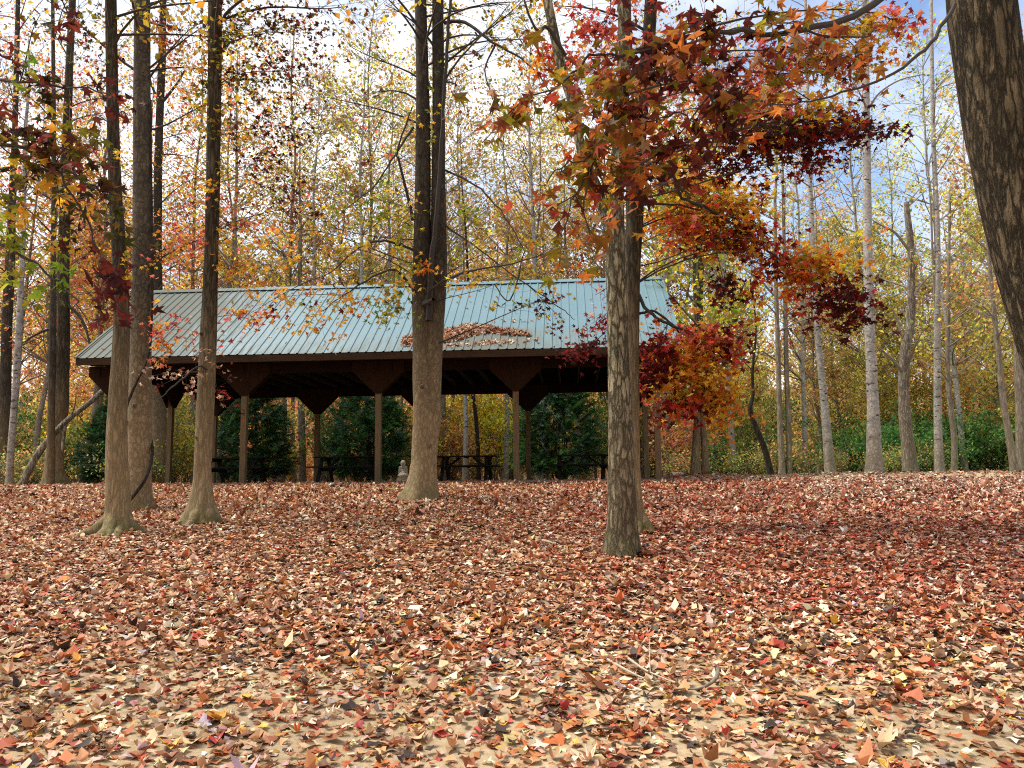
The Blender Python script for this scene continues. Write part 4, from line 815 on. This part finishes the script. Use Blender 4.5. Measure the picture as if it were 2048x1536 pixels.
# vine
rg = np.random.default_rng(31)
V_ = [(247, 1012, .33), (258, 1002, .40), (272, 985, .40), (288, 962, .36), (299, 935, .24), (305, 900, .05), (296, 868, -.25), (270, 850, -.25), (252, 842, .12), (253, 815, .30), (262, 790, .34), (275, 760, .38), (287, 738, .36), (298, 705, .22), (303, 660, .10), (305, 600, .10), (305, 500, .06), (304, 400, .05), (302, 300, .05), (302, 200, .05)]
P = np.array([at(u, v, d2 - o) for u, v, o in V_]); P = smooth_path(P, 5); mb = MB(); tube(mb, P, np.linspace(.038, .016, len(P)), 8, .12, seed=3)
tag(mb.build('vine', M_bark_dark), 'thick dark woody vine spiralling up the brown-spotted trunk', 'vine')
#@@BACK
# ------------------------------------------------------------------ evergreens behind the pavilion
def make_evergreen(seed):
    rg = np.random.default_rng(seed); tw = MB(); lf = MB()
    Hh = 4.3; W = 1.85
    t = empty('evergreen_bush')
    for k in range(7):
        a = rg.uniform(0, 6.283); r = rg.uniform(.05, .3)
        P = smooth_path([(r * math.cos(a), r * math.sin(a), -.05), (r * 2.0 * math.cos(a), r * 2.0 * math.sin(a), .5), (r * 1.6 * math.cos(a), r * 1.6 * math.sin(a), 1.6), (0, 0, rg.uniform(2.4, Hh - .2))], 5)
        tube(tw, P, np.linspace(.045, .012, len(P)), 6)
    def sprig(o, d, l, colr):
        d = d / np.linalg.norm(d); side = np.cross(d, (0, 0, 1.0)); side /= np.linalg.norm(side) + 1e-9; up = np.cross(side, d)
        n = int(l / .026); s = np.repeat(np.linspace(.1, 1, n), 3); m = len(s)
        ang = np.tile([-1.0, 1.0, 0.0], n) * .95 + rg.normal(0, .2, m)
        ln = .15 * (1.15 - .65 * s) * rg.uniform(.7, 1.2, m)
        droop = -.10 * s ** 2 * l
        B = o + d * (s * l)[:, None] + np.array([0, 0, 1.0]) * droop[:, None]
        y = d * np.cos(ang)[:, None] + side * np.sin(ang)[:, None] + up * np.where(np.tile([0, 0, 1], n), .8, rg.normal(.12, .22, m))[:, None]; y /= np.linalg.norm(y, axis=1)[:, None]
        x = np.cross(y, up + rg.normal(0, .3, (m, 3))); x /= np.linalg.norm(x, axis=1)[:, None]; z = np.cross(x, y)
        M = np.stack([x, y, z], 2); B2 = B + y * ln[:, None] * .45
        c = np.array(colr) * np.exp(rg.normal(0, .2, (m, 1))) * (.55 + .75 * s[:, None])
        V0, F0 = DIAM; k = 4
        V = np.repeat(V0[None], m, 0) * np.stack([ln * .22, ln, ln], 1)[:, None, :]
        Wd = np.einsum('nij,nkj->nki', M, V) + B2[:, None]
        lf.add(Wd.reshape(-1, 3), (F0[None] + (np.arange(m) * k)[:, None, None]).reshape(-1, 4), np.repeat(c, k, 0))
    nb = 430
    for k in range(nb):
        h = .42 + (Hh - .42) * rg.uniform(0, 1) ** 1.25
        tt = (h - .42) / (Hh - .42)
        prof = W * (min(1, .7 + tt * 1.7) if tt < .18 else (1 - ((tt - .18) / .86) ** 1.9)) 
        prof = max(prof, .12) * rg.uniform(.72, 1.08)
        a = rg.uniform(0, 6.283); dirv = np.array([math.cos(a), math.sin(a), 0])
        e = dirv * prof + np.array([0, 0, h]); s = dirv * prof * .25 + np.array([0, 0, max(.3, h - .35 * prof + .1)])
        if k % 4 == 0: ptube(tw, bez(s * np.array([.2, .2, 1]), e, rg, -.08, 5), np.linspace(.014, .004, 5), 3)
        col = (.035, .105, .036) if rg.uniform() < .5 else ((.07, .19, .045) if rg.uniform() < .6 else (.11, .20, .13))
        for q in range(5):
            o = s + (e - s) * rg.uniform(.35, .95); dd = dirv * rg.uniform(.5, 1) + rg.normal(0, .45, 3) + np.array([0, 0, .18])
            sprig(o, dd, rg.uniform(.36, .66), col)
    tw.build('stem', M_bark_dark, t); lf.build('needles', M_needle, t, smooth=False)
    return t
EV = [make_evergreen(41), make_evergreen(42)]
evs = [(235, 31.5, .86, 0, 'small dark evergreen bush beyond the pavilion, hidden behind the left pair of trunks'), (505, 30.6, .92, 1, 'dark evergreen bush behind the straight trunk with swollen foot'), (733, 30.8, .98, 0, 'dark evergreen bush behind the second front post of the pavilion'), (1118, 30.4, 1.0, 1, 'full dark evergreen bush between the third front post and the shaggy trunk')]
for k, (u, d, s, q, lb) in enumerate(evs):
    p = at(u, 955, d); o = EV[q] if k < 2 else dup(EV[q], (0, 0, 0), 0)
    if k == 0: o = EV[0]
    if k == 1: o = EV[1]
    o.location = (p[0], p[1], float(terrain(p[0], p[1])) - .05); o.rotation_euler = (0, 0, k * 2.1 + .4); o.scale = (s, s, s * (.95, 1.0, 1.06, 1.08)[k])
    tag(o, lb, 'evergreen bush', 'evergreen bushes behind the pavilion')

# ------------------------------------------------------------------ woods: single trunks one can point at
def grow_tree(rg, Q, wq, tw, lf, z0, n_limb, spread, n_leaf, pals, lsz, up=.9, twiggy=3, leafy=1.0):
    """limbs from a trunk path, sub-twigs and scattered leaves"""
    idx = np.where(Q[:, 2] - Q[0, 2] > z0)[0]
    tips = []
    for k in range(n_limb):
        i = rg.choice(idx); s = Q[i]; f = (Q[i, 2] - Q[0, 2]) / (Q[-1, 2] - Q[0, 2]); a = rg.uniform(0, 6.283)
        l = spread * (1.15 - .75 * f) * rg.uniform(.5, 1.1)
        e = s + np.array([math.cos(a) * l, math.sin(a) * l, l * up * rg.uniform(.3, 1.2)])
        p = bez(s, e, rg, .05, 6); ptube(tw, p, np.linspace(max(.012, wq[i] * .38), .006, 6), 4)
        for j in range(twiggy):
            t = rg.uniform(.3, 1); s2 = along(p, t); l2 = l * rg.uniform(.25, .55)
            d = (e - s) / l * .6 + rg.normal(0, .6, 3) + np.array([0, 0, .25]); e2 = s2 + d / np.linalg.norm(d) * l2
            p2 = bez(s2, e2, rg, .05, 4); ptube(tw, p2, np.linspace(.009, .004, 4), 3); tips.append(p2)
            for m in range(2):
                s3 = along(p2, rg.uniform(.3, 1)); d = (e2 - s2) / l2 + rg.normal(0, .7, 3); e3 = s3 + d / np.linalg.norm(d) * l2 * .6
                p3 = np.array([s3, (s3 + e3) / 2 + rg.normal(0, .05, 3), e3]); ptube(tw, p3, (.006, .005, .003), 3); tips.append(p3)
    if n_leaf:
        pi = rg.integers(0, len(tips), n_leaf); t = rg.uniform(.2, 1, n_leaf); zz = np.array([tips[a][-1][2] for a in pi]); kk = rg.uniform(0, 1, n_leaf) < np.clip(1.25 - (zz - Q[0, 2]) / (Q[-1, 2] - Q[0, 2]) * .75, .3, 1); pi = pi[kk]; t = t[kk]; n_leaf = len(pi)
        P = np.array([along(tips[a], b) for a, b in zip(pi, t)]) + rg.normal(0, .22, (n_leaf, 3))
        hue = np.array([pals[(i * 7) % len(pals)] for i in pi])
        for pn in set(pals):
            s = hue == pn; n = int(s.sum())
            if n: put_leaves(lf, P[s], hang_mats(n, rg), rg.normal(lsz, lsz * .2, n).clip(lsz * .5, lsz * 1.6), pick(PAL[pn], n, rg, .3), DIAM, rg, .2)
def wood_tree(name, label, cat, pts, d, mat, z0, n_limb, spread, n_leaf, pals, seed, lsz=.15, ztop=17, group=None, broken=False, twiggy=3, sides=10, rough=.06, flare=.35, stems2=None, limbs=()):
    rg = np.random.default_rng(seed + 500); tk = MB(); tw = MB(); lf = MB()
    Q, wq = px_path(pts, d, 4); g = float(terrain(Q[0][0], Q[0][1])); Q[0][2] = g; loc = np.array([Q[0][0], Q[0][1], g])
    if not broken and ztop > Q[-1][2]: Q, wq = extend_up(Q, wq, ztop, rg)
    Q, wq = flare_base(Q, wq); tube(tk, Q - loc, wq, sides, rough, flare, 4, seed, base_z=0, bump=.02)
    for s2 in (stems2 or []):
        Q2, w2 = px_path(s2, d, 4)
        if ztop > Q2[-1][2]: Q2, w2 = extend_up(Q2, w2, ztop, rg)
        tube(tk, Q2 - loc, w2, sides, rough, 0, 4, seed + 1, base_z=0, bump=.02); grow_tree(rg, Q2, w2, tw, lf, z0, n_limb // 2, spread, n_leaf // 2, pals, lsz, twiggy=twiggy)
    grow_tree(rg, Q, wq, tw, lf, z0, n_limb, spread, n_leaf, pals, lsz, twiggy=twiggy)
    for lb in limbs:
        P = np.array([at(p[0], p[1], d if len(p) < 4 else p[3]) for p in lb]); r_ = [p[2] / 2 / FPX * d for p in lb]; Qs = smooth_path(P, 4); ptube(tw, Qs, np.interp(np.linspace(0, 1, len(Qs)), np.linspace(0, 1, len(P)), r_), 5)
    t = empty(name, loc, 0, label, cat, group); tk.build('trunk', mat, t)
    for b_ in (tw, lf): b_.V = [v - loc for v in b_.V]
    build_multi('crown', [(lf, M_leaf_bg), (tw, M_twig_bg if mat is not M_bark_dark else M_twig)], t)
    return t
wt = wood_tree
wt('birch_tree', 'tall straight white trunk with dark scars right of the hanging crimson leaves', 'tree', [(1749, 943, 32), (1745, 800, 23), (1738, 600, 19), (1733, 300, 15), (1731, 0, 12), (1730, -50, 11)], 24.6, M_bark_pale, 9.5, 10, 2.5, 120, ['bg_gold'], 1, sides=14, limbs=[[(1738, 215, 5), (1760, 185, 4), (1800, 160, 3), (1850, 148, 2)]])
wt('birch_tree', 'pale mottled trunk leaning to its left, under the hanging crimson leaves', 'tree', [(1661, 949, 21), (1655, 880, 18), (1648, 800, 16), (1638, 700, 13), (1633, 630, 12), (1626, 500, 10), (1619, 330, 8), (1614, 150, 7), (1610, -30, 6)], 27.5, M_bark_pale, 9.5, 10, 2.5, 100, ['bg_gold'], 2, sides=12, limbs=[[(1622, 400, 3), (1655, 380, 2), (1690, 340, 1.5)]])
wt('birch_tree', 'slim white trunk between the broken snag and the big leaning trunk', 'tree', [(1879, 940, 17), (1876, 850, 15), (1874, 700, 13), (1875, 500, 12), (1872, 400, 10), (1866, 250, 8), (1862, 0, 7), (1861, -40, 6)], 26.5, M_bark_pale, 9.5, 10, 2.5, 90, ['bg_olive'], 3, sides=12, limbs=[[(1872, 640, 6), (1866, 520, 5), (1862, 420, 4), (1858, 330, 3), (1880, 270, 2), (1900, 230, 1.5)], [(1874, 350, 3), (1900, 310, 2.4), (1925, 260, 1.5)]])
wt('tree', 'rough peeling snag with broken top beside the slim white trunk', 'dead tree', [(1821, 945, 30), (1815, 880, 24), (1808, 800, 21), (1810, 700, 20), (1822, 640, 17), (1823, 560, 14), (1822, 500, 13), (1815, 430, 12), (1813, 405, 10)], 25.6, bark_mat('bark_peeling', (.10, .08, .06), (.42, .36, .28), mud_h=1.2, vscale=11, bump=.9, mud=(.30, .24, .16)), 3.0, 12, 2.2, 260, ['bg_olive', 'bg_gold'], 4, broken=True, sides=12, rough=.1, limbs=[[(1818, 500, 7), (1790, 465, 5), (1765, 452, 3), (1745, 440, 2)], [(1806, 690, 5), (1795, 640, 4), (1780, 610, 2)]])
wt('tree', 'curved thin tan trunk right of the slim white trunk', 'tree', [(1908, 940, 12), (1909, 880, 12), (1902, 820, 11), (1895, 740, 9), (1896, 640, 8), (1898, 500, 6), (1900, 380, 5)], 29, M_bark_bg, 3.0, 22, 3, 900, ['bg_olive', 'bg_yellow'], 5, ztop=11)
wt('tree', 'leaning tan trunk left of the big leaning trunk at the right edge', 'tree', [(2029, 938, 15), (2016, 860, 13), (2005, 790, 12), (1996, 700, 10), (1988, 620, 9), (1981, 550, 8), (1972, 450, 7), (1968, 350, 6)], 24.8, M_bark_bg, 4.0, 18, 3, 700, ['bg_rust', 'bg_gold'], 6, ztop=13)
wt('tree', 'grey trunk at the right edge below the big leaning trunk', 'tree', [(2044, 938, 22), (2042, 880, 20), (2040, 800, 18), (2036, 700, 16), (2034, 500, 13)], 27, M_bark_bg, 4.5, 16, 3, 500, ['bg_rust', 'bg_olive'], 7)
wt('tree', 'grey double trunk standing in the yellow woods left of the leaning pale trunk', 'tree', [(1565, 949, 13), (1560, 850, 11), (1556, 700, 10), (1552, 560, 8), (1550, 400, 6)], 28, M_bark_bg, 5, 16, 2.6, 500, ['bg_olive', 'bg_yellow'], 8, stems2=[[(1579, 949, 12), (1577, 850, 11), (1572, 700, 9), (1570, 560, 8), (1566, 380, 6)]])
wt('tree', 'dark crooked sapling leaning to its left beside the grey double trunk', 'tree', [(1542, 949, 13), (1530, 900, 12), (1516, 865, 11), (1504, 835, 10), (1500, 815, 11), (1506, 790, 7), (1505, 740, 6), (1512, 650, 4), (1500, 560, 3)], 27, M_bark_dark, 3.5, 9, 1.5, 160, ['bg_yellow'], 9, broken=True)
wt('tree', 'short-stemmed dark double trunk on the leafy mound below the orange foliage', 'tree', [(1391, 943, 22), (1392, 890, 15), (1395, 830, 13), (1397, 740, 15), (1396, 620, 18), (1394, 504, 18), (1392, 430, 13), (1388, 300, 9)], 24.3, M_bark_gray, 2.9, 40, 2.4, 3200, ['amber', 'bg_yellow', 'yellow', 'yelgreen'], 10, lsz=.16, ztop=9.5, stems2=[[(1411, 943, 16), (1408, 880, 13), (1403, 830, 12), (1398, 760, 10), (1402, 600, 9)]])
wt('tree', 'dim grey trunk just right of the pavilion corner posts', 'tree', [(1335, 948, 15), (1333, 850, 14), (1331, 700, 12), (1334, 500, 9)], 32, M_bark_bg, 5, 14, 3, 400, ['bg_rust', 'bg_gold'], 11)
wt('tree', 'white trunk behind the dark trunk at the left edge', 'tree', [(20, 957, 14), (22, 900, 13), (30, 800, 13), (36, 700, 13), (41, 600, 12), (46, 480, 10), (50, 300, 8)], 26, M_bark_pale, 8, 10, 2.6, 300, ['bg_gold', 'bg_rust'], 12)
wt('tree', 'barkless pale trunk with dark shadowed side seen through the second bay of the pavilion', 'tree', [(605, 955, 15), (604, 880, 14), (602, 800, 13), (600, 700, 11), (600, 500, 8)], 34, M_bark_bg, 5, 14, 3, 400, ['bg_rust', 'bg_gold'], 13)
wt('tree', 'black crooked trunk seen through the middle bay above the clear-standing table', 'tree', [(957, 955, 8), (956, 900, 8), (953, 850, 8), (949, 810, 8), (946, 780, 8), (948, 700, 7), (940, 600, 6)], 33, M_bark_dark, 5, 12, 2.6, 300, ['bg_yellow'], 14)
wt('tree', 'grey trunk seen through the middle bay just right of the twin-stemmed trunk', 'tree', [(903, 955, 8), (905, 850, 8), (906, 760, 8), (905, 600, 7)], 38, M_bark_bg, 5, 14, 3, 400, ['bg_yellow', 'bg_gold'], 15)
# leaning dead trunk on the left
P = np.array([at(u, v, d) for u, v, d in ((40, 968, 23.8), (81, 900, 24.2), (130, 845, 24.6), (182, 803, 25.2), (215, 770, 25.8), (250, 730, 26.2))]); P[0][2] = float(terrain(P[0][0], P[0][1])) - .03
Q = smooth_path(P, 5); t = empty('leaning_dead_tree', tuple(P[0]), 0, 'dead mossy trunk leaning at forty-five degrees left of the pavilion', 'dead tree')
mb = MB(); tube(mb, Q - P[0], np.linspace(.105, .06, len(Q)), 12, .10, seed=4, base_z=0, bump=.03)
tube(mb, smooth_path(np.array([at(130, 845, 24.6), at(126, 880, 24.4), at(124, 905, 24.3)]), 4) - P[0], [.07, .06, .06, .055, .05, .045, .04, .03, .02], 8, .1, seed=5, base_z=0)
tube(mb, smooth_path(np.array([at(140, 838, 24.7), at(150, 810, 24.7), at(152, 785, 24.7)]), 3) - P[0], np.linspace(.03, .01, 7), 6, .1, seed=6, base_z=0)
mb.build('trunk', bark_mat('bark_dead', (.09, .075, .05), (.42, .37, .26), mud_h=0, vscale=7, bump=.8), t)

# ------------------------------------------------------------------ woods: trees one cannot tell apart
def proto_tree(name, h, r, seed, pals, n_leaf, z0, n_limb, spread, mat, lsz):
    rg = np.random.default_rng(seed); tk = MB(); tw = MB(); lf = MB()
    P = [(0, 0, 0)]; x = y = 0
    for k in range(1, 8): x += rg.normal(0, .12); y += rg.normal(0, .12); P.append((x, y, h * k / 7))
    Q = smooth_path(P, 3); wq = r * (1 - .85 * np.linspace(0, 1, len(Q)) ** .9); Qb, wb = flare_base(Q, wq, .3)
    tube(tk, Qb, wb, 8, .06, .4, 4, seed, base_z=0)
    grow_tree(rg, Q, wq, tw, lf, z0, n_limb, spread, n_leaf, pals, lsz)
    t = empty(name); tk.build('trunk', mat, t); build_multi('crown', [(lf, M_leaf_bg), (tw, M_twig_bg)], t)
    return t
KINDS = {
 'bare': [proto_tree('tree', 19, .11, 61, ['bg_gold', 'bg_yellow', 'bg_olive'], 4200, 4.5, 80, 3.3, M_bark_bg, .15), proto_tree('tree', 21, .14, 62, ['bg_gold', 'bg_olive', 'bg_rust'], 4800, 4.5, 84, 3.6, M_bark_bg, .15)],
 'gold': [proto_tree('tree', 17, .17, 63, ['bg_gold', 'bg_yellow', 'bg_rust'], 10500, 2.0, 70, 3.3, M_bark_bg, .18), proto_tree('tree', 13, .12, 64, ['bg_gold', 'bg_gold', 'bg_olive'], 9000, 1.2, 64, 3.0, M_bark_bg, .18)],
 'rust': [proto_tree('tree', 16, .16, 65, ['bg_rust', 'bg_gold', 'bg_rust'], 8500, 2.4, 64, 3.3, M_bark_bg, .18)],
 'olive': [proto_tree('tree', 16, .17, 66, ['bg_olive', 'bg_olive', 'bg_gold'], 11000, 1.8, 70, 3.4, M_bark_bg, .18), proto_tree('tree', 12, .11, 67, ['bg_olive', 'bg_yellow'], 9000, 1.0, 64, 3.0, M_bark_bg, .18)],
}
KINDS['pink'] = [proto_tree('tree', 20, .15, 68, ['pinkred', 'amber', 'olive', 'bg_rust'], 4200, 5.5, 80, 3.4, M_bark_bg, .15), proto_tree('tree', 18, .13, 69, ['orange', 'pinkred', 'amber'], 3600, 5, 76, 3.2, M_bark_bg, .15)]
KINDS['pale'] = [proto_tree('tree', 19, .14, 70, ['bg_yellow', 'yelgreen', 'bg_gold'], 2600, 4.5, 90, 3.6, M_bark_pale, .15)]
LBL = {
 'pink': ('slender tree speckled with sparse pink and orange leaves against the sky', 'pink-speckled slender trees'), 'pale': ('slender pale tree with thin yellow-green leaves over the roof ridge', 'pale trees with thin yellow leaves'),
 'bare': ('nearly bare slender grey tree rising behind the woods edge', 'nearly bare trees in the woods'), 'gold': ('golden-leaved woodland tree in the mass beyond the pavilion', 'golden woodland trees'),
 'rust': ('rust-leaved woodland tree in the mass beyond the pavilion', 'rust-coloured woodland trees'), 'olive': ('olive-yellow woodland tree in the mass beyond the right-hand lawn', 'olive-yellow woodland trees'),
}
used = {}
def place(kind, q, x, y, s, rz):
    o = KINDS[kind][q]; key = (kind, q); z = float(terrain(x, y))
    if key not in used: used[key] = 1; o.location = (x, y, z); o.rotation_euler = (0, 0, rz); o.scale = (s,) * 3
    else: o = dup(o, (x, y, z), rz, s)
    tag(o, LBL[kind][0], 'tree', LBL[kind][1])
rg = np.random.default_rng(77); pts = []
tries = 0
while len(pts) < 92 and tries < 6000:
    tries += 1
    y = rg.uniform(31, 66); x = rg.uniform(-1, 1) * (.70 * y + 2); md = 2.0 if y < 45 else 2.8
    if y < 34 and -13 < x < 6: continue
    if all((x - a) ** 2 + (y - b) ** 2 > md ** 2 for a, b, _ in pts): pts.append((x, y, rg.uniform()))
for x, y, r in pts:
    u = x / y
    if -.32 < u < .02: k = 'bare' if r < .55 else ('gold' if r < .8 else 'rust')
    elif u <= -.32: k = 'gold' if r < .42 else ('rust' if r < .62 else 'bare')
    elif u < .22: k = 'bare' if r < .40 else ('gold' if r < .75 else 'olive')
    else: k = 'olive' if r < .48 else ('bare' if r < .85 else 'gold')
    s = rg.uniform(.8, 1.15)
    if k in ('gold', 'rust', 'olive'): s *= .78 if y < 40 else .92
    place(k, rg.integers(len(KINDS[k])), x, y, s, rg.uniform(0, 6.28))
for k, (u, d) in enumerate(((-40, 33), (70, 30.5), (180, 34), (290, 31), (390, 35), (470, 32), (560, 36), (1240, 33), (1330, 36))): p = at(u, 950, d); place('pink', k % 2, p[0], p[1], rg.uniform(.9, 1.15), rg.uniform(0, 6.28))
for k, (u, d) in enumerate(((640, 34), (740, 32.5), (790, 37), (930, 32), (1010, 35), (1090, 32.5), (1160, 37), (1470, 32), (1610, 34), (1760, 36), (1930, 33))): p = at(u, 950, d); place('pale', 0, p[0], p[1], rg.uniform(.85, 1.15), rg.uniform(0, 6.28))
# ------------------------------------------------------------------ undergrowth
def proto_shrub(name, seed, pals, w_, h, n, lsz, mat=None):
    rg = np.random.default_rng(seed); tw = MB(); lf = MB(); t = empty(name); tips = []
    for k in range(26):
        a = rg.uniform(0, 6.283); l = w_ * rg.uniform(.3, 1); e = np.array([math.cos(a) * l, math.sin(a) * l, h * rg.uniform(.35, 1)])
        p = bez(rg.normal(0, .12, 3) * (1, 1, 0), e, rg, .15, 6); ptube(tw, p, np.linspace(.016, .005, 6), 4); tips.append(p)
        for j in range(4):
            s = along(p, rg.uniform(.3, 1)); d = rg.normal(0, .5, 3) + (0, 0, .15); p2 = bez(s, s + d * .9, rg, .1, 4); ptube(tw, p2, np.linspace(.006, .003, 4), 3); tips.append(p2)
    pi = rg.integers(0, len(tips), n); P = np.array([along(tips[i], rg.uniform(.25, 1)) for i in pi]) + rg.normal(0, .16, (n, 3)); P[:, 2] = np.abs(P[:, 2]) + .03
    hue = np.array([pals[(i * 5) % len(pals)] for i in pi])
    for pn in set(pals):
        s = hue == pn; m = int(s.sum())
        if m: put_leaves(lf, P[s], hang_mats(m, rg), rg.normal(lsz, lsz * .2, m).clip(lsz * .5, lsz * 1.6), pick(PAL[pn], m, rg, .3), DIAM, rg, .2)
    tw.build('stem', M_twig_bg, t); lf.build('foliage', M_leaf_bg, t, smooth=False)
    return t
SH = {'gold': [proto_shrub('shrub', 81, ['bg_gold', 'bg_yellow', 'bg_olive'], 1.9, 3.6, 2300, .15), proto_shrub('shrub', 82, ['bg_gold', 'bg_rust', 'bg_gold'], 1.7, 2.8, 1900, .14)],
      'yellow': [proto_shrub('shrub', 83, ['bg_yellow', 'bg_yellow', 'yellow'], 1.8, 4.4, 2300, .16)],
      'olive': [proto_shrub('shrub', 84, ['bg_olive', 'bg_olive', 'bg_green'], 1.9, 3.4, 2300, .15), proto_shrub('shrub', 85, ['bg_olive', 'bg_yellow', 'bg_olive'], 1.7, 4.2, 2200, .15)],
      'green': [proto_shrub('shrub', 86, ['bg_green'], 2.0, 2.1, 3400, .14)],
      'low': [proto_shrub('shrub', 87, ['bg_olive', 'bg_gold', 'bg_green'], 1.3, 1.1, 1200, .11)]}
SL_ = {'gold': ('golden-brown shrub in the undergrowth at the woods edge', 'golden-brown undergrowth shrubs'), 'yellow': ('bright yellow shrub seen beyond the open bays of the pavilion', 'bright yellow shrubs beyond the pavilion'), 'olive': ('olive-green leafy shrub in the undergrowth of the woods', 'olive undergrowth shrubs'), 'green': ('bright green dense bush at the lawn edge below the white trunks', 'bright green bushes by the lawn'), 'low': ('low sparse weedy shrub along the foot of the woods', 'low weedy shrubs')}
used_s = {}
def shrub(kind, x, y, s):
    q = rg.integers(len(SH[kind])); o = SH[kind][q]; z = float(terrain(x, y)) - .03
    if (kind, q) not in used_s: used_s[(kind, q)] = 1; o.location = (x, y, z); o.rotation_euler = (0, 0, rg.uniform(0, 6)); o.scale = (s,) * 3
    else: o = dup(o, (x, y, z), rg.uniform(0, 6.28), (s, s, s * rg.uniform(.85, 1.2)))
    tag(o, SL_[kind][0], 'shrub', SL_[kind][1])
for u, d, s in ((1770, 33, 1.0), (1850, 35, 1.05), (1915, 33.5, 1.0), (1985, 34, 1.1), (2060, 35, 1.0), (1700, 36, .9), (1345, 35, .7), (1450, 37, .9)):
    p = at(u, 945, d); shrub('green', p[0], p[1], s)
for u, d, s in ((900, 37, 1.0), (985, 36, 1.1), (1010, 40, 1.0), (875, 42, 1.0), (955, 45, 1.1), (150, 40, .9), (1480, 40, 1.0)):
    p = at(u, 950, d); shrub('yellow', p[0], p[1], s)
sp = []
tries = 0
while len(sp) < 84 and tries < 5000:
    tries += 1
    y = rg.uniform(30, 52); x = rg.uniform(-1, 1) * (.70 * y + 2)
    if y < 33.5 and -13 < x < 5.5: continue
    if y < 33 and x > 8: continue
    if all((x - a) ** 2 + (y - b) ** 2 > 1.9 ** 2 for a, b in sp): sp.append((x, y))
for x, y in sp:
    r = rg.uniform(); k = ('gold' if r < .72 else 'olive') if x / y < .12 else ('olive' if r < .74 else 'gold'); shrub(k, x, y, rg.uniform(.75, 1.15))
for _ in range(60):
    y = rg.uniform(28.5, 34); x = rg.uniform(-1, 1) * (.68 * y)
    if y < 33 and -13 < x < 4.5: continue
    shrub('low', x, y, rg.uniform(.5, 1.05))
# far wood: one mass
rg = np.random.default_rng(91); mb = MB()
for pals, n, x0, x1 in ((['bg_gold', 'bg_rust'], 30000, -80, -10), (['bg_rust', 'bg_gold', 'bg_olive'], 22000, -22, 18), (['bg_olive', 'bg_gold'], 32000, 10, 80)):
    for pn in pals:
        m = n // len(pals); x = rg.uniform(x0, x1, m); y = rg.uniform(66, 92, m); z = terrain(x, y) + np.abs(rg.normal(0, 1, m)) * (7.5 + 2.0 * np.sin(x * .31) + 1.2 * np.sin(x * .9 + y * .4))
        put_leaves(mb, np.stack([x, y, z], 1), hang_mats(m, rg), rg.normal(.46, .1, m).clip(.2, .75), pick(PAL[pn], m, rg, .3), DIAM, rg, .2)
tr = MB()
for pn, m in (('bg_gold', 9000), ('bg_olive', 9000)):        # unseen leaf mass of the same woods, added behind the viewer to block low sky
    a = rg.uniform(.55, 2 * np.pi - .55, m); r = rg.uniform(17, 32, m); x = np.sin(a) * r * 1.25; y = np.cos(a) * r; k = (y < 8) & (np.abs(x) > .72 * y + 9); x = x[k]; y = y[k]; m = len(x); z = rg.uniform(0, 15, m)
    put_leaves(mb, np.stack([x, y, z], 1), hang_mats(m, rg), rg.normal(.7, .1, m), pick(PAL[pn], m, rg, .3), DIAM, rg, .2)
for k in range(70):
    x = rg.uniform(-75, 75); y = rg.uniform(64, 90); z = float(terrain(x, y)); h = rg.uniform(12, 22); l = rg.normal(0, .6)
    tube(tr, [(x, y, z - .3), (x + l * .4, y, z + h * .5), (x + l, y, z + h)], [.22, .15, .03], 6, base_z=z)
tag(build_multi('far_wood', [(mb, M_leaf_bg), (tr, M_bark_bg)]), 'hazy mass of autumn woods closing the view far behind', 'woods', kind='stuff')
# lawn grass at the right
rg = np.random.default_rng(93); n = 16000; x = rg.uniform(7.0, 24, n); y = rg.uniform(24.6, 31, n); k = rg.uniform(0, 1, n) < sstep((x - 7) / 3); x = x[k]; y = y[k]; n = len(x)
hgt = rg.uniform(.03, .09, n); a = rg.uniform(0, 6.283, n); ln = rg.normal(0, .03, (n, 2)); z = terrain(x, y)
V = np.stack([np.stack([x - .006 * np.cos(a), y - .006 * np.sin(a), z], 1), np.stack([x + .006 * np.cos(a), y + .006 * np.sin(a), z], 1), np.stack([x + ln[:, 0], y + ln[:, 1], z + hgt], 1)], 1)
mb = MB(); mb.add(V.reshape(-1, 3), np.arange(3 * n).reshape(-1, 3), np.repeat(pick([(.17, .25, .045, 3), (.26, .30, .08, 2), (.11, .18, .03, 2)], n, rg), 3, 0))
tag(mb.build('grass', M_leaf_bg, smooth=False), 'strip of short bright lawn grass under the white trunks', 'grass', kind='stuff')
print('verts', sum(len(m.vertices) for m in bpy.data.meshes), 'objs', len(bpy.data.objects))
